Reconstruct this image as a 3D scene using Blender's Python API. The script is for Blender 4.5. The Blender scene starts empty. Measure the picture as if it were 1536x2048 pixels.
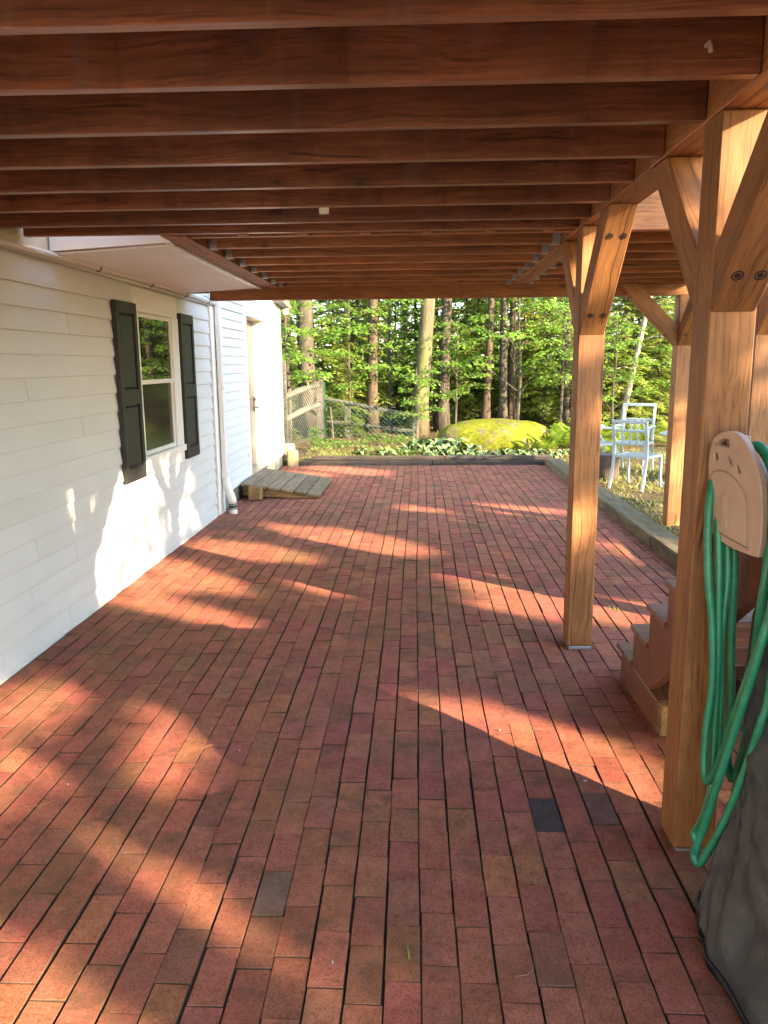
import bpy, bmesh, math, random
import numpy as np
from mathutils import Vector, Matrix

# ------------------------------------------------------------------ camera, sky, sun, exposure
scene = bpy.context.scene
CAMZ = 1.62
P, YW, RL = math.radians(10.75), math.radians(2.45), math.radians(-0.5)
fw = Vector((-math.sin(YW)*math.cos(P), math.cos(YW)*math.cos(P), -math.sin(P)))
rt = Vector((math.cos(YW), math.sin(YW), 0))
up = rt.cross(fw)
r2 = rt*math.cos(RL) + up*math.sin(RL)
u2 = up*math.cos(RL) - rt*math.sin(RL)
cam_d = bpy.data.cameras.new("camera")
cam = bpy.data.objects.new("camera", cam_d)
scene.collection.objects.link(cam)
cam.matrix_world = Matrix(((r2.x, u2.x, -fw.x, 0), (r2.y, u2.y, -fw.y, 0), (r2.z, u2.z, -fw.z, CAMZ), (0, 0, 0, 1)))
cam_d.sensor_fit = 'HORIZONTAL'
cam_d.sensor_width = 36
cam_d.lens = 36*1560/1536
cam_d.clip_start = 0.05
cam_d.clip_end = 600
scene.camera = cam

SUN_EL = math.radians(20)
S = Vector((0.788*math.cos(SUN_EL), -0.616*math.cos(SUN_EL), math.sin(SUN_EL)))   # towards the sun
world = bpy.data.worlds.new("World")
scene.world = world
world.use_nodes = True
wn = world.node_tree
for n in list(wn.nodes): wn.nodes.remove(n)
sky = wn.nodes.new('ShaderNodeTexSky'); sky.sky_type = 'NISHITA'; sky.sun_disc = False
sky.sun_elevation = SUN_EL
sky.sun_rotation = math.atan2(S.x, S.y)
sky.air_density = 1.0; sky.dust_density = 0.6; sky.ozone_density = 1.6
bg = wn.nodes.new('ShaderNodeBackground'); bg.inputs[1].default_value = 0.15
wo = wn.nodes.new('ShaderNodeOutputWorld')
wn.links.new(sky.outputs[0], bg.inputs[0]); wn.links.new(bg.outputs[0], wo.inputs[0])
sun_d = bpy.data.lights.new("sun", 'SUN'); sun_d.energy = 4.7; sun_d.angle = math.radians(0.5); sun_d.color = (1.0, 0.74, 0.45)
sun = bpy.data.objects.new("sun", sun_d); scene.collection.objects.link(sun)
sun.rotation_euler = S.to_track_quat('Z', 'Y').to_euler()
vs = scene.view_settings
vs.view_transform = 'Standard'; vs.look = 'None'; vs.gamma = 1.0; vs.use_curve_mapping = False
vs.exposure = 2.8
scene.cycles.max_bounces = 8; scene.cycles.diffuse_bounces = 5; scene.cycles.transparent_max_bounces = 12
scene.cycles.use_denoising = True
scene.cycles.caustics_reflective = False; scene.cycles.caustics_refractive = False

rng = random.Random(7)
nrg = np.random.default_rng(11)
COL = scene.collection

# ------------------------------------------------------------------ helpers
def tag(o, label=None, cat=None, group=None, kind=None):
    if label: o['label'] = label
    if cat: o['category'] = cat
    if group: o['group'] = group
    if kind: o['kind'] = kind
    return o

def empty(name, loc=(0, 0, 0), label=None, cat=None, group=None, kind=None, parent=None):
    o = bpy.data.objects.new(name, None)
    o.empty_display_size = 0.05
    COL.objects.link(o)
    o.location = loc
    if parent: o.parent = parent
    return tag(o, label, cat, group, kind)

def world_of(p):
    m = Matrix.Identity(4)
    while p is not None:
        m = p.matrix_basis @ m; p = p.parent
    return m

def add_obj(name, me, parent=None, mat=None, m=None):
    """link a mesh; m is its world matrix (parents are unrotated while building)"""
    o = bpy.data.objects.new(name, me)
    COL.objects.link(o)
    if mat and not me.materials: me.materials.append(mat)
    mw = m if m is not None else Matrix.Identity(4)
    if parent:
        o.parent = parent
        o.matrix_basis = world_of(parent).inverted() @ mw
    else:
        o.matrix_basis = mw
    return o

class MB:
    def __init__(s): s.v = []; s.f = []
    def add(s, vs_, fs):
        b = len(s.v); s.v += [tuple(p) for p in vs_]; s.f += [tuple(b+i for i in q) for q in fs]
        return s
    def box(s, x0, x1, y0, y1, z0, z1):
        return s.add([(x0,y0,z0),(x1,y0,z0),(x1,y1,z0),(x0,y1,z0),(x0,y0,z1),(x1,y0,z1),(x1,y1,z1),(x0,y1,z1)],
                     [(0,3,2,1),(4,5,6,7),(0,1,5,4),(1,2,6,5),(2,3,7,6),(3,0,4,7)])
    def prism(s, poly, axis, a, b):
        """poly: 2D points in the other two axes (cyclic order), extruded along axis from a to b"""
        n = len(poly)
        def P3(p, t):
            return {'x': (t, p[0], p[1]), 'y': (p[0], t, p[1]), 'z': (p[0], p[1], t)}[axis]
        vv = [P3(p, a) for p in poly] + [P3(p, b) for p in poly]
        ff = [tuple(range(n))[::-1], tuple(range(n, 2*n))] + [(i, (i+1) % n, n+(i+1) % n, n+i) for i in range(n)]
        return s.add(vv, ff)
    def tube(s, path, rad, n=8, cap=True):
        path = [Vector(p) for p in path]; k = len(path)
        if not hasattr(rad, '__len__'): rad = [rad]*k
        prev = None; vv = []
        for i, p in enumerate(path):
            t = (path[min(i+1, k-1)] - path[max(i-1, 0)]).normalized()
            if prev is None:
                a = t.orthogonal().normalized()
            else:
                a = prev - t*prev.dot(t)
                a = a.normalized() if a.length > 1e-6 else t.orthogonal().normalized()
            prev = a; b = t.cross(a)
            for j in range(n):
                an = 2*math.pi*j/n
                vv.append(p + (a*math.cos(an) + b*math.sin(an))*rad[i])
        ff = [(i*n+j, i*n+(j+1) % n, (i+1)*n+(j+1) % n, (i+1)*n+j) for i in range(k-1) for j in range(n)]
        if cap: ff += [tuple(range(n))[::-1], tuple((k-1)*n+j for j in range(n))]
        return s.add(vv, ff)
    def lathe(s, prof, c, n=16):
        vv = [(c[0]+r*math.cos(2*math.pi*j/n), c[1]+r*math.sin(2*math.pi*j/n), c[2]+z) for r, z in prof for j in range(n)]
        k = len(prof)
        ff = [(i*n+j, i*n+(j+1) % n, (i+1)*n+(j+1) % n, (i+1)*n+j) for i in range(k-1) for j in range(n)]
        ff += [tuple(range(n))[::-1], tuple((k-1)*n+j for j in range(n))]
        return s.add(vv, ff)
    def mesh(s, name, smooth=False):
        me = bpy.data.meshes.new(name)
        me.from_pydata(s.v, [], s.f); me.update()
        bm = bmesh.new(); bm.from_mesh(me); bmesh.ops.recalc_face_normals(bm, faces=bm.faces); bm.to_mesh(me); bm.free()
        if smooth: me.shade_smooth()
        return me
    def build(s, name, mat, parent=None, smooth=False, bevel=0, m=None):
        me = s.mesh(name, smooth)
        if bevel:
            bm = bmesh.new(); bm.from_mesh(me)
            bmesh.ops.bevel(bm, geom=list(bm.edges), offset=bevel, segments=1, affect='EDGES', clamp_overlap=True)
            bm.to_mesh(me); bm.free()
        return add_obj(name, me, parent, mat, m)

_beam_cache = {}
def beam(name, p0, p1, w, h, mat, parent, upv=(0, 0, 1), bevel=0.004):
    """a timber from p0 to p1 (axis through its centre), local X along the grain; w across, h along upv"""
    p0, p1 = Vector(p0), Vector(p1)
    d = p1 - p0; L = d.length
    key = (round(L, 3), w, h, bevel, mat.name)
    if key not in _beam_cache:
        me = MB().box(-L/2, L/2, -w/2, w/2, -h/2, h/2).mesh(name)
        if bevel:
            bm = bmesh.new(); bm.from_mesh(me)
            bmesh.ops.bevel(bm, geom=list(bm.edges), offset=bevel, segments=1, affect='EDGES')
            bm.to_mesh(me); bm.free()
        me.materials.append(mat)
        _beam_cache[key] = me
    x = d.normalized(); u = Vector(upv); y = u.cross(x).normalized(); z = x.cross(y)
    c = (p0+p1)/2
    m = Matrix(((x.x, y.x, z.x, c.x), (x.y, y.y, z.y, c.y), (x.z, y.z, z.z, c.z), (0, 0, 0, 1)))
    return add_obj(name, _beam_cache[key], parent, None, m)

def copy_tree(o, parent=None):
    c = o.copy(); COL.objects.link(c); c.parent = parent
    if parent is not None: c.matrix_parent_inverse = o.matrix_parent_inverse.copy()
    for ch in list(o.children): copy_tree(ch, c)
    return c

def catmull(pts, sub=6):
    pts = [Vector(p) for p in pts]; out = []
    for i in range(len(pts)-1):
        p0, p1, p2, p3 = pts[max(i-1, 0)], pts[i], pts[i+1], pts[min(i+2, len(pts)-1)]
        for k in range(sub):
            t = k/sub
            out.append(0.5*((2*p1) + (p2-p0)*t + (2*p0-5*p1+4*p2-p3)*t*t + (3*p1-p0-3*p2+p3)*t**3))
    out.append(pts[-1])
    return out

def in_poly(x, y, poly):
    r = np.zeros(x.shape, bool); n = len(poly); j = n-1
    for i in range(n):
        xi, yi = poly[i]; xj, yj = poly[j]
        if yi != yj:
            c = ((yi > y) != (yj > y)) & (x < (xj-xi)*(y-yi)/(yj-yi)+xi)
            r ^= c
        j = i
    return r

# ------------------------------------------------------------------ materials
class NT:
    def __init__(s, name):
        s.m = bpy.data.materials.new(name); s.m.use_nodes = True
        s.t = s.m.node_tree; s.b = s.t.nodes['Principled BSDF']; s.out = s.t.nodes['Material Output']
    def n(s, ty, **kw):
        nd = s.t.nodes.new(ty)
        for k, v in kw.items(): setattr(nd, k, v)
        return nd
    def l(s, a, b): s.t.links.new(a, b)
    def coords(s, kind='Object', scale=(1, 1, 1), rand=0.0):
        tc = s.n('ShaderNodeTexCoord'); mp = s.n('ShaderNodeMapping'); mp.inputs['Scale'].default_value = scale
        src = s.n('ShaderNodeNewGeometry').outputs['Position'] if kind == 'World' else tc.outputs[kind]
        if rand:
            oi = s.n('ShaderNodeObjectInfo'); vm = s.n('ShaderNodeVectorMath', operation='SCALE')
            cx = s.n('ShaderNodeCombineXYZ')
            for i in range(3): s.l(oi.outputs['Random'], cx.inputs[i])
            s.l(cx.outputs[0], vm.inputs[0]); vm.inputs['Scale'].default_value = rand
            ad = s.n('ShaderNodeVectorMath', operation='ADD'); s.l(src, ad.inputs[0]); s.l(vm.outputs[0], ad.inputs[1]); src = ad.outputs[0]
        s.l(src, mp.inputs['Vector'])
        return mp.outputs[0]
    def noise(s, vec, scale, detail=4, rough=0.55, dist=0.0):
        nd = s.n('ShaderNodeTexNoise'); nd.inputs['Scale'].default_value = scale; nd.inputs['Detail'].default_value = detail
        nd.inputs['Roughness'].default_value = rough; nd.inputs['Distortion'].default_value = dist
        s.l(vec, nd.inputs['Vector']); return nd.outputs['Fac']
    def ramp(s, fac, stops):
        nd = s.n('ShaderNodeValToRGB'); e = nd.color_ramp.elements
        while len(e) < len(stops): e.new(0.5)
        for i, (p, c) in enumerate(stops):
            e[i].position = p; e[i].color = (*c, 1) if len(c) == 3 else c
        s.l(fac, nd.inputs[0]); return nd.outputs[0]
    def fac(s, f, a, b):
        return s.ramp(f, [(a, (0, 0, 0)), (b, (1, 1, 1))])
    def mix(s, f, a, b, mode='MIX'):
        nd = s.n('ShaderNodeMix', data_type='RGBA', blend_type=mode)
        for sock, v in ((nd.inputs[0], f), (nd.inputs[6], a), (nd.inputs[7], b)):
            if isinstance(v, (int, float)): sock.default_value = v
            elif isinstance(v, tuple): sock.default_value = (*v, 1) if len(v) == 3 else v
            else: s.l(v, sock)
        return nd.outputs[2]
    def bump(s, h, strength=0.3, dist=0.01):
        nd = s.n('ShaderNodeBump'); nd.inputs['Strength'].default_value = strength; nd.inputs['Distance'].default_value = dist
        s.l(h, nd.inputs['Height']); s.l(nd.outputs[0], s.b.inputs['Normal'])
    def base(s, c):
        if isinstance(c, tuple): s.b.inputs['Base Color'].default_value = (*c, 1)
        else: s.l(c, s.b.inputs['Base Color'])
    def rough(s, r, spec=0.5):
        s.b.inputs['Roughness'].default_value = r; s.b.inputs['Specular IOR Level'].default_value = spec
        return s

def wood(name, dark, light, rough=0.7, grain=9.0, blotch=0.5, knots=True, spec=0.35, bump=0.25, drip=0.0):
    t = NT(name)
    # the grain wanders: warp the coordinates before stretching them along the timber
    tc = t.n('ShaderNodeTexCoord'); oi = t.n('ShaderNodeObjectInfo')
    cx = t.n('ShaderNodeCombineXYZ')
    for i in range(3): t.l(oi.outputs['Random'], cx.inputs[i])
    sc_ = t.n('ShaderNodeVectorMath', operation='SCALE'); t.l(cx.outputs[0], sc_.inputs[0]); sc_.inputs['Scale'].default_value = 41.0
    ad = t.n('ShaderNodeVectorMath', operation='ADD'); t.l(tc.outputs['Object'], ad.inputs[0]); t.l(sc_.outputs[0], ad.inputs[1])
    wp = t.n('ShaderNodeTexNoise'); wp.inputs['Scale'].default_value = 1.6; wp.inputs['Detail'].default_value = 2; t.l(ad.outputs[0], wp.inputs['Vector'])
    ws = t.n('ShaderNodeVectorMath', operation='SCALE'); t.l(wp.outputs['Color'], ws.inputs[0]); ws.inputs['Scale'].default_value = 0.10
    a2 = t.n('ShaderNodeVectorMath', operation='ADD'); t.l(ad.outputs[0], a2.inputs[0]); t.l(ws.outputs[0], a2.inputs[1])
    P_ = a2.outputs[0]
    def mp(scale):
        m_ = t.n('ShaderNodeMapping'); m_.inputs['Scale'].default_value = scale; t.l(P_, m_.inputs['Vector']); return m_.outputs[0]
    g = t.noise(mp((0.8, grain*1.6, grain*1.6)), 3.2, 7, 0.65, 0.9)
    c = t.ramp(g, [(0.25, dark), (0.5, tuple((a+b)/2 for a, b in zip(dark, light))), (0.72, light)])
    bl = t.noise(mp((1.2, 2.6, 2.6)), 1.9, 5, 0.65)
    c = t.mix(t.fac(bl, 0.38, 0.72), c, t.mix(1.0, c, (1-blotch, 1-blotch, 1-blotch), 'MULTIPLY'))
    st = t.noise(mp((0.5, 60, 60)), 2.0, 4, 0.6)
    c = t.mix(t.ramp(st, [(0.50, (0, 0, 0)), (0.66, (0.7, 0.7, 0.7))]), c, t.mix(1.0, c, (0.42, 0.36, 0.33), 'MULTIPLY'))
    ck = t.noise(mp((0.22, 34, 34)), 1.0, 3, 0.5)
    c = t.mix(t.ramp(ck, [(0.66, (0, 0, 0)), (0.69, (0.8, 0.8, 0.8))]), c, tuple(a*0.22 for a in dark))
    if knots:
        vo = t.n('ShaderNodeTexVoronoi'); vo.inputs['Scale'].default_value = 1.15; t.l(mp((2.2, 5.0, 5.0)), vo.inputs['Vector'])
        c = t.mix(t.ramp(vo.outputs['Distance'], [(0.06, (0.85, 0.85, 0.85)), (0.085, (0.25, 0.25, 0.25)), (0.16, (0, 0, 0))]), c, tuple(a*0.32 for a in dark))
    if drip:
        # water stains running down across the grain
        d_ = t.noise(mp((9.0, 0.7, 0.7)), 1.0, 4, 0.6)
        c = t.mix(t.ramp(d_, [(0.56, (0, 0, 0)), (0.70, (drip, drip, drip))]), c, (0.20, 0.115, 0.095))
        c = t.mix(t.ramp(d_, [(0.28, (drip, drip, drip)), (0.42, (0, 0, 0))]), c, tuple(a*0.5 for a in dark))
    hs = t.n('ShaderNodeHueSaturation'); t.l(c, hs.inputs['Color'])
    mr = t.n('ShaderNodeMapRange'); mr.inputs['To Min'].default_value = 0.78; mr.inputs['To Max'].default_value = 1.18
    t.l(oi.outputs['Random'], mr.inputs['Value']); t.l(mr.outputs[0], hs.inputs['Value'])
    t.base(hs.outputs[0]); t.rough(rough, spec); t.bump(st, bump, 0.004)
    return t.m

def plain(name, col, rough=0.6, var=0.15, scale=6.0, spec=0.4, bump=0.0, metal=0.0, dirt=None):
    t = NT(name); v = t.coords('Object', (1, 1, 1), 9.0)
    f = t.noise(v, scale, 5, 0.6)
    lo = tuple(c*(1-var) for c in col); hi = tuple(min(1, c*(1+var)) for c in col)
    c = t.ramp(f, [(0.3, lo), (0.7, hi)])
    if dirt:
        d = t.noise(v, scale*0.35, 6, 0.65)
        c = t.mix(t.ramp(d, [(0.5, (0, 0, 0)), (0.75, (0.7, 0.7, 0.7))]), c, dirt)
    t.base(c); t.rough(rough, spec); t.b.inputs['Metallic'].default_value = metal
    if bump: t.bump(t.noise(v, scale*6, 4), bump, 0.003)
    return t.m

def leaf_mat(name, c1, c2, trans=0.45, scale=3.0, rough=0.5, edge=None):
    t = NT(name); v = t.coords('Object', (1, 1, 1), 13.0)
    f = t.noise(v, scale, 3, 0.7)
    wn_ = t.n('ShaderNodeTexWhiteNoise'); 
    c = t.ramp(f, [(0.3, c1), (0.7, c2)])
    oi = t.n('ShaderNodeObjectInfo'); hs = t.n('ShaderNodeHueSaturation'); t.l(c, hs.inputs['Color'])
    mr = t.n('ShaderNodeMapRange'); mr.inputs['To Min'].default_value = 0.75; mr.inputs['To Max'].default_value = 1.3
    t.l(oi.outputs['Random'], mr.inputs['Value']); t.l(mr.outputs[0], hs.inputs['Value'])
    t.base(hs.outputs[0]); t.rough(rough, 0.3)
    tr = t.n('ShaderNodeBsdfTranslucent')
    hs2 = t.n('ShaderNodeHueSaturation'); t.l(hs.outputs[0], hs2.inputs['Color']); hs2.inputs['Hue'].default_value = 0.485; hs2.inputs['Value'].default_value = 1.5
    t.l(hs2.outputs[0], tr.inputs['Color'])
    mx = t.n('ShaderNodeMixShader'); mx.inputs[0].default_value = trans
    t.l(t.b.outputs[0], mx.inputs[1]); t.l(tr.outputs[0], mx.inputs[2]); t.l(mx.outputs[0], t.out.inputs['Surface'])
    return t.m

def brick_mat():
    t = NT("brick_clay")
    at = t.n('ShaderNodeAttribute', attribute_name='tint')
    c = at.outputs['Color']
    w = t.coords('World', (1, 1, 1))
    m1 = t.noise(w, 11.0, 7, 0.7)
    c = t.mix(t.fac(m1, 0.38, 0.70), c, t.mix(1.0, c, (0.66, 0.63, 0.58), 'MULTIPLY'))
    m2 = t.noise(w, 135.0, 6, 0.8)
    m6 = t.noise(w, 38.0, 7, 0.8, 0.3)
    c = t.mix(t.ramp(m2, [(0.50, (0, 0, 0)), (0.62, (0.85, 0.85, 0.85))]), c, t.mix(1.0, c, (0.40, 0.34, 0.31), 'MULTIPLY'))
    c = t.mix(t.ramp(m6, [(0.54, (0, 0, 0)), (0.66, (0.6, 0.6, 0.6))]), c, t.mix(1.0, c, (0.45, 0.38, 0.34), 'MULTIPLY'))
    c = t.mix(t.ramp(m6, [(0.34, (0.6, 0.6, 0.6)), (0.46, (0, 0, 0))]), c, t.mix(1.0, c, (1.35, 1.4, 1.4), 'MULTIPLY'))
    m3 = t.noise(w, 1.5, 7, 0.72, 0.4)
    c = t.mix(t.ramp(m3, [(0.50, (0, 0, 0)), (0.66, (0.62, 0.62, 0.62))]), c, (0.135, 0.095, 0.050))
    m4 = t.noise(w, 5.0, 6, 0.75, 0.3)
    c = t.mix(t.ramp(m4, [(0.54, (0, 0, 0)), (0.66, (0.7, 0.7, 0.7))]), c, (0.125, 0.070, 0.045))
    m5 = t.noise(t.coords('World', (0.8, 0.8, 1)), 2.3, 6, 0.75, 0.6)
    c = t.mix(t.ramp(m5, [(0.62, (0, 0, 0)), (0.72, (0.5, 0.5, 0.5))]), c, (0.115, 0.105, 0.040))
    t.base(c); t.rough(0.82, 0.25)
    h = t.mix(0.5, m2, m6)
    t.bump(h, 0.8, 0.007)
    return t.m

M = {}
M['brick'] = brick_mat()
M['joint'] = plain('joint_soil', (0.050, 0.040, 0.028), 0.95, 0.4, 20)
M['joist'] = wood('stained_joist', (0.150, 0.048, 0.026), (0.35, 0.130, 0.064), 0.38, 8, 0.55, True, 0.45, 0.25, 0.55)
M['joist_new'] = wood('newer_orange_joist', (0.31, 0.115, 0.043), (0.56, 0.245, 0.095), 0.5, 8, 0.35, True, 0.4, 0.25, 0.35)
M['beam'] = wood('stained_beam', (0.26, 0.095, 0.032), (0.46, 0.20, 0.075), 0.62, 9, 0.35, True, 0.4)
M['post'] = wood('cedar_post', (0.24, 0.10, 0.036), (0.44, 0.205, 0.075), 0.6, 7, 0.35, True, 0.4)
M['deckboard'] = wood('deck_board_wood', (0.16, 0.06, 0.025), (0.30, 0.12, 0.05), 0.7, 9, 0.4)
M['siding'] = plain('white_siding', (0.56, 0.57, 0.58), 0.55, 0.03, 2.0, 0.35, 0.0, 0, (0.51, 0.51, 0.50))
M['white'] = plain('white_trim', (0.68, 0.68, 0.66), 0.5, 0.03, 3.0, 0.4)
M['addition'] = plain('white_siding_sky_tinted', (0.59, 0.62, 0.655), 0.5, 0.03, 2.0, 0.35)  # bluish base colour carries the cool sky-lit shade of this wall
M['soffit'] = plain('soffit_vinyl', (0.80, 0.82, 0.86), 0.45, 0.03, 2.0, 0.4)
M['shutter'] = plain('shutter_green_black', (0.020, 0.021, 0.022), 0.5, 0.25, 20, 0.4, 0.1)
M['concrete'] = plain('foundation_concrete', (0.17, 0.17, 0.15), 0.9, 0.3, 9, 0.2, 0.4)
M['black'] = plain('black_rubber', (0.015, 0.015, 0.016), 0.5, 0.2, 9)
M['metal'] = plain('grey_metal', (0.35, 0.36, 0.37), 0.45, 0.2, 12, 0.5, 0.0, 0.6)
M['dark_metal'] = plain('dark_metal', (0.05, 0.05, 0.055), 0.4, 0.3, 12, 0.5, 0.0, 0.7)
M['door'] = plain('door_dark', (0.09, 0.075, 0.06), 0.4, 0.2, 5)
M['weathered'] = wood('weathered_grey_wood', (0.165, 0.122, 0.078), (0.36, 0.295, 0.205), 0.85, 9, 0.35, True, 0.2)
M['fencewood'] = wood('fence_grey_wood', (0.085, 0.08, 0.068), (0.19, 0.185, 0.16), 0.9, 8, 0.35, True, 0.2)
M['ramp_side'] = wood('ramp_side_wood', (0.20, 0.12, 0.05), (0.40, 0.26, 0.12), 0.8, 9, 0.35)
M['timber_dark'] = wood('old_dark_timber', (0.045, 0.038, 0.032), (0.12, 0.105, 0.085), 0.9, 9, 0.4)
M['kerb'] = wood('kerb_timber', (0.11, 0.09, 0.05), (0.27, 0.225, 0.13), 0.9, 8, 0.45)
M['stair'] = wood('red_painted_stair', (0.16, 0.062, 0.036), (0.28, 0.115, 0.068), 0.5, 7, 0.25, False, 0.5)
M['tread'] = wood('painted_tread', (0.18, 0.085, 0.072), (0.29, 0.15, 0.13), 0.42, 7, 0.25, False, 0.6)
M['tan'] = plain('tan_plastic', (0.45, 0.30, 0.215), 0.45, 0.08, 12, 0.5, 0.05, 0, (0.36, 0.22, 0.15))
M['tan_dark'] = plain('tan_plastic_groove', (0.10, 0.06, 0.045), 0.6, 0.1, 12)
M['hose'] = plain('green_hose_rubber', (0.015, 0.20, 0.095), 0.38, 0.25, 30, 0.5, 0.0, 0, (0.06, 0.24, 0.15))
M['mint'] = plain('mint_painted_metal', (0.42, 0.485, 0.49), 0.4, 0.1, 9, 0.5)
M['yellow'] = plain('yellow_cover', (0.62, 0.50, 0.22), 0.5, 0.1, 9)
M['mesh_wire'] = plain('green_wire', (0.06, 0.13, 0.10), 0.5, 0.15, 9)
M['mesh_pale'] = plain('pale_wire', (0.30, 0.35, 0.31), 0.5, 0.15, 9)

def glass_mat(name, base, rough=0.015, ior=1.9):
    t = NT(name); t.base(base); t.rough(rough, 0.5); t.b.inputs['IOR'].default_value = ior
    v = t.coords('World'); t.bump(t.noise(v, 1.3, 2), 0.02, 0.05)
    return t.m
M['glass'] = glass_mat('window_glass', (0.012, 0.014, 0.012))
M['screen'] = glass_mat('window_screen_glass', (0.018, 0.018, 0.018), 0.10, 1.45)

def cover_mat():
    t = NT('grey_tarpaulin'); v = t.coords('World')
    f = t.noise(v, 7, 8, 0.75, 0.8)
    c = t.ramp(f, [(0.32, (0.022, 0.023, 0.026)), (0.52, (0.055, 0.057, 0.060)), (0.74, (0.12, 0.122, 0.122))])
    s_ = t.noise(v, 60, 4, 0.8)
    c = t.mix(t.ramp(s_, [(0.64, (0, 0, 0)), (0.76, (0.8, 0.8, 0.8))]), c, (0.34, 0.27, 0.16))
    d = t.noise(v, 2.6, 5, 0.7)
    c = t.mix(t.ramp(d, [(0.55, (0, 0, 0)), (0.72, (0.3, 0.3, 0.3))]), c, (0.10, 0.095, 0.08))
    t.base(c); t.rough(0.36, 0.45); t.bump(t.mix(0.5, f, s_), 0.35, 0.02)
    return t.m
M['cover'] = cover_mat()

M['cover_seam'] = plain('cover_seam', (0.022, 0.022, 0.024), 0.5, 0.2, 20)
def bark(name, c1, c2, moss=0.0, scale=1.0):
    t = NT(name); v = t.coords('Object', (scale, scale, 0.22*scale), 19.0)
    f = t.noise(v, 14, 6, 0.7, 0.4)
    c = t.ramp(f, [(0.3, c1), (0.68, c2)])
    if moss:
        vm = t.coords('Object', (1, 1, 0.6), 5.0)
        c = t.mix(t.ramp(t.noise(vm, 3, 5, 0.7), [(0.45, (0, 0, 0)), (0.7, (moss, moss, moss))]), c, (0.14, 0.16, 0.035))
    t.base(c); t.rough(0.95, 0.1); t.bump(f, 0.9, 0.03)
    return t.m
M['bark_grey'] = bark('grey_furrowed_bark', (0.030, 0.026, 0.022), (0.115, 0.102, 0.085))
M['bark_moss'] = bark('mossy_smooth_bark', (0.065, 0.056, 0.038), (0.15, 0.132, 0.092), 0.8, 0.6)
M['bark_red'] = bark('reddish_hemlock_bark', (0.040, 0.031, 0.025), (0.115, 0.088, 0.068))
M['bark_pale'] = bark('pale_birch_bark', (0.16, 0.145, 0.12), (0.42, 0.39, 0.33), 0, 0.7)
M['needle'] = leaf_mat('hemlock_needles', (0.11, 0.18, 0.040), (0.26, 0.34, 0.095), 0.55, 1.2)
M['needle_bright'] = leaf_mat('hemlock_bright_needles', (0.18, 0.26, 0.055), (0.37, 0.44, 0.12), 0.55, 1.2)
M['leaf'] = leaf_mat('maple_leaves', (0.10, 0.23, 0.040), (0.24, 0.41, 0.080), 0.55, 2.0)
M['fern'] = leaf_mat('fern_fronds', (0.10, 0.19, 0.02), (0.26, 0.36, 0.045), 0.5, 2.0)
M['hosta'] = leaf_mat('hosta_leaves', (0.07, 0.14, 0.05), (0.42, 0.48, 0.33), 0.25, 26.0)
M['grass'] = leaf_mat('grass_blades', (0.07, 0.10, 0.02), (0.22, 0.25, 0.06), 0.35, 2.0)
M['litter'] = leaf_mat('dry_leaves', (0.10, 0.065, 0.035), (0.30, 0.21, 0.12), 0.15, 7.0)

def ground_mat():
    t = NT('soil_and_litter'); v = t.coords('World')
    f = t.noise(v, 7, 8, 0.75)
    c = t.ramp(f, [(0.3, (0.045, 0.032, 0.02)), (0.52, (0.12, 0.085, 0.05)), (0.75, (0.24, 0.18, 0.11))])
    g = t.noise(v, 0.8, 5, 0.7)
    c = t.mix(t.ramp(g, [(0.45, (0, 0, 0)), (0.62, (0.75, 0.75, 0.75))]), c, (0.085, 0.105, 0.028))
    t.base(c); t.rough(0.95, 0.1); t.bump(t.noise(v, 30, 5, 0.7), 0.8, 0.03)
    return t.m
M['ground'] = ground_mat()

def moss_mat():
    t = NT('mossy_rock'); v = t.coords('World')
    f = t.noise(v, 2.2, 6, 0.7, 0.3)
    rock = t.ramp(t.noise(v, 9, 6, 0.7), [(0.3, (0.09, 0.075, 0.055)), (0.7, (0.22, 0.18, 0.13))])
    moss = t.ramp(t.noise(v, 16, 6, 0.75), [(0.3, (0.045, 0.062, 0.008)), (0.7, (0.24, 0.265, 0.022))])
    c = t.mix(t.fac(f, 0.38, 0.48), rock, moss)
    t.base(c); t.rough(0.95, 0.1); t.bump(t.noise(v, 40, 6, 0.75), 0.8, 0.03)
    return t.m
M['moss'] = moss_mat()
# ------------------------------------------------------------------ ground
def smooth01(x): x = np.clip(x, 0, 1); return x*x*(3-2*x)
def ground_h(x, y):
    x = np.asarray(x, float); y = np.asarray(y, float)
    h = 0.05 + 0.02*np.sin(x*1.3+y*0.7) + 0.015*np.sin(x*3.1-y*2.3)
    bed = smooth01((y-12.7)/1.2)
    h = h + 0.06*bed + 0.05*smooth01((y-15)/6)*np.sin(x*0.5+1)
    h = h + 0.9*smooth01((y-24)/30)
    inside = smooth01((2.32-x)/0.06)*smooth01((12.72-y)/0.06)
    return h*(1-inside) - 0.08*inside
def axis(a, b, fine0, fine1, df, dc):
    pts = [a]
    while pts[-1] < b:
        t = pts[-1]
        pts.append(t + (df if fine0 <= t < fine1 else dc))
    return np.array(pts)
gx = axis(-40, 50, -4, 9, 0.15, 2.0); gy = axis(-25, 90, 3, 19, 0.15, 2.0)
GX, GY = np.meshgrid(gx, gy)
GZ = ground_h(GX, GY) + np.where((GX > 2.4) | (GY > 12.8), nrg.normal(0, 0.008, GX.shape), 0)
nx_, ny_ = len(gx), len(gy)
gme = bpy.data.meshes.new('ground')
idx = np.arange(nx_*ny_).reshape(ny_, nx_)
gme.from_pydata(np.stack([GX.ravel(), GY.ravel(), GZ.ravel()], 1).tolist(), [],
                np.stack([idx[:-1, :-1].ravel(), idx[:-1, 1:].ravel(), idx[1:, 1:].ravel(), idx[1:, :-1].ravel()], 1).tolist())
gme.shade_smooth()
tag(add_obj('ground', gme, None, M['ground']), 'brown soil and patchy grass around the patio and under the trees', None, None, 'structure')

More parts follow.
